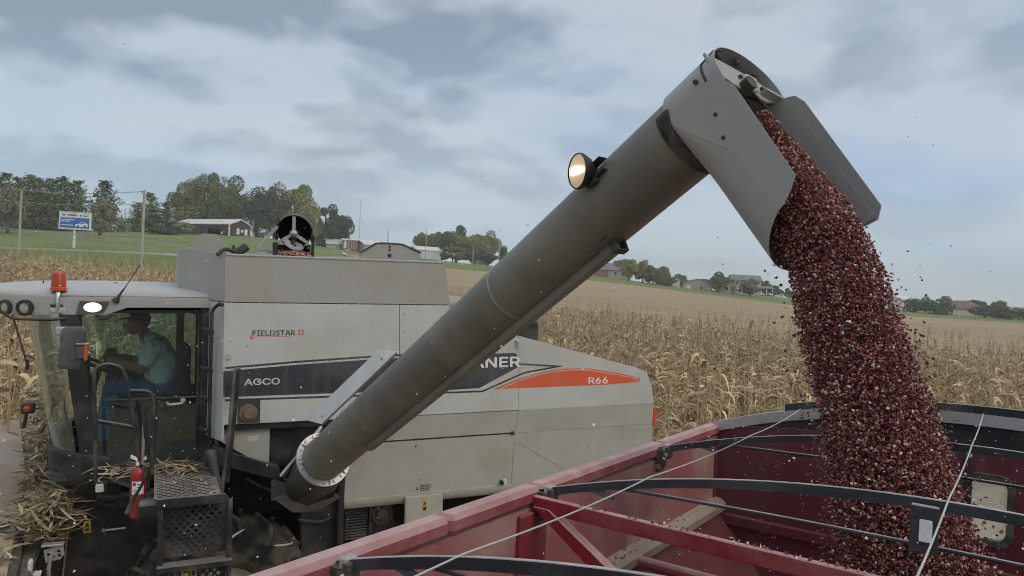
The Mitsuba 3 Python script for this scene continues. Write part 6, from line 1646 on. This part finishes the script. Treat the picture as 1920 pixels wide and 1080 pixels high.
# billboard
BB = 'billboard'
tag(BB, 'blue and white roadside billboard with a pale car, on a single post', 'billboard')
BF = Frame([-85.6, 139.5, 11.05], nrm([0.985, 0.12, 0.0]), nrm([-0.12, 0.985, 0]), [0, 0, 1])
put(BB + '__board', box(0, 5.35, 0, 0.35, 0, 3.1, 0.03), 'white_siding', BF)
put(BB + '__frame', cat(box(-0.08, 5.43, -0.06, 0.30, -0.12, 0.02), box(-0.08, 5.43, -0.06, 0.30, 3.08, 3.2), box(-0.12, 0.04, -0.06, 0.30, -0.12, 3.2), box(5.31, 5.47, -0.06, 0.30, -0.12, 3.2)), 'white_siding', BF)
mat('poster_blue', (0.03, 0.16, 0.50), 0.6, 0.3)
mat('poster_red', (0.42, 0.10, 0.08), 0.6, 0.3)
fl_ = lambda x0, x1, z0, z1, d=0.02: box(x0, x1, -d, 0.0, z0, z1)
put(BB + '__blue_field', fl_(0.10, 5.25, 0.14, 2.10), 'poster_blue', BF)
put(BB + '__blue_field__text_line', cat(fl_(0.3, 2.6, 1.62, 1.76, 0.03), fl_(0.3, 1.9, 1.32, 1.46, 0.03), fl_(0.3, 2.4, 0.62, 0.76, 0.03)), 'white_siding', BF)
put(BB + '__red_print', cat(fl_(1.3, 2.9, 2.42, 2.72), fl_(2.2, 3.2, 3.0, 3.07)), 'poster_red', BF)
put(BB + '__grey_print', cat(fl_(0.5, 0.85, 2.38, 2.72), fl_(3.5, 3.8, 2.38, 2.68), fl_(3.9, 5.0, 2.42, 2.60)), 'grey_plastic', BF)
carp = Polygon([(2.75, 0.42), (2.75, 0.80), (3.05, 0.95), (3.45, 1.02), (3.75, 1.30), (4.35, 1.34), (4.62, 1.12), (4.95, 1.05), (5.02, 0.55), (4.9, 0.45)])
put(BB + '__car_print', prism(carp, 0.015, at=-0.021), 'white_siding', BF)
put(BB + '__car_print__wheel', cat(prism(Point(3.25, 0.5).buffer(0.2), 0.01, at=-0.037), prism(Point(4.5, 0.52).buffer(0.2), 0.01, at=-0.037), prism([(3.55, 1.05), (3.8, 1.25), (4.3, 1.28), (4.5, 1.08)], 0.01, at=-0.037)), 'window_dark', BF)
put(BB + '__post', tube([(2.55, 0.35, -4.6), (2.55, 0.35, 0.1)], 0.24, 12), 'white_siding', BF, 40)
put(BB + '__light_arm', cat(*[box(x - 0.04, x + 0.04, -0.9, 0.0, -0.18, -0.12) for x in (1.2, 4.1)]), 'grey_plastic', BF)
# fences
def fence(label, a, b, n, mat_='pole_wood', hgt=1.15):
    a, b = np.array(a, float), np.array(b, float)
    k = numbered('rail_fence')
    tag(k, label, 'fence')
    P_ = [a + (b - a) * i / n for i in range(n + 1)]
    Z = land([p[0] for p in P_], [p[1] for p in P_])
    for i, p in enumerate(P_):
        put(k + '__post', box(p[0] - 0.08, p[0] + 0.08, p[1] - 0.08, p[1] + 0.08, Z[i] - 0.2, Z[i] + hgt), mat_)
    for h in (0.45, 0.8, 1.08):
        put(k + '__rail', cat(*[hull([(p[0] + dx, p[1] - 0.08, z + h + dz) for p, z in ((P_[i], Z[i]), (P_[i + 1], Z[i + 1])) for dx in (0,) for dz in (-0.07, 0.07)] + [(p[0], p[1] - 0.13, z + h + dz) for p, z in ((P_[i], Z[i]), (P_[i + 1], Z[i + 1])) for dz in (-0.07, 0.07)]) for i in range(n)]), mat_)


fence('pale post-and-rail fence before the grove, left of the billboard', (-122, 172), (-93, 163), 11)
fence('low post-and-rail fence running right of the billboard across the hill', (-92, 162.6), (-58, 156), 12)


def car(label, x, y, yaw, paint, L=4.4, hh=1.45):
    z0 = float(land([x], [y])[0])
    k = numbered('parked_car')
    tag(k, label, 'car')
    F = Frame([x, y, z0], [math.cos(yaw), math.sin(yaw), 0], [-math.sin(yaw), math.cos(yaw), 0], [0, 0, 1])
    h = L / 2
    put(k + '__body', hull([(s, t * 0.85, z) for t in (-1, 1) for s, z in ((-h, 0.4), (h, 0.4), (-h, 0.75), (h, 0.70), (h * 0.45, 0.92), (-h * 0.9, 0.95))]), paint, F, 30)
    put(k + '__cabin', hull([(s, t * w, z) for t in (-1, 1) for s, z, w in ((-h * 0.82, 0.92, 0.8), (h * 0.42, 0.90, 0.8), (h * 0.12, hh, 0.62), (-h * 0.55, hh, 0.62))]), paint, F, 30)
    put(k + '__window', cat(*[hull([(s, t * w, z) for s, z, w in ((-h * 0.70, 0.98, 0.79), (h * 0.30, 0.98, 0.79), (h * 0.08, hh - 0.08, 0.665), (-h * 0.50, hh - 0.08, 0.665), (-h * 0.70, 0.98, 0.75), (h * 0.08, hh - 0.08, 0.6))]) for t in (-1, 1)]), 'window_dark', F)
    for s in (-0.62, 0.62):
        for t in (-1, 1):
            put(k + '__wheel', lathe([(0.0001, 0.1), (0.3, 0.1), (0.33, 0.05), (0.33, -0.1), (0.0001, -0.1)], 16, (0, t, 0), (s * h, t * 0.78, 0.33)), 'rubber', F, 40)


mat('car_green', (0.05, 0.09, 0.08), 0.3, 0.5)
mat('car_grey', (0.32, 0.34, 0.38), 0.3, 0.5)
car('dark green car parked on the hillside lawn beside the trees', -11.0, 248, 0.9, 'car_green')
car('white car parked by the rounded shrubs on the far right', 134.8, 238, 0.9, 'white_siding', 4.3, 1.7)
car('grey car parked beside the white car on the far right', 138.6, 237, 0.3, 'car_grey')
car('dark car parked in the shade left of the pale sheds', -69.8, 262, 0.4, 'window_dark')

# ================================================================ thin haze over the fields
scene['haze_air'] = {'type': 'homogeneous', 'albedo': {'type': 'rgb', 'value': [0.95, 0.95, 0.96]}, 'sigma_t': 0.0005}
scene['haze'] = {'type': 'cube', 'to_world': T().translate([0, 0, 37]).scale([1600, 1600, 45]), 'bsdf': {'type': 'null'}, 'interior': {'type': 'ref', 'id': 'haze_air'}}
scene['camera']['medium'] = {'type': 'ref', 'id': 'haze_air'}
tag('haze', 'thin pale haze in the air over the fields', kind='stuff')
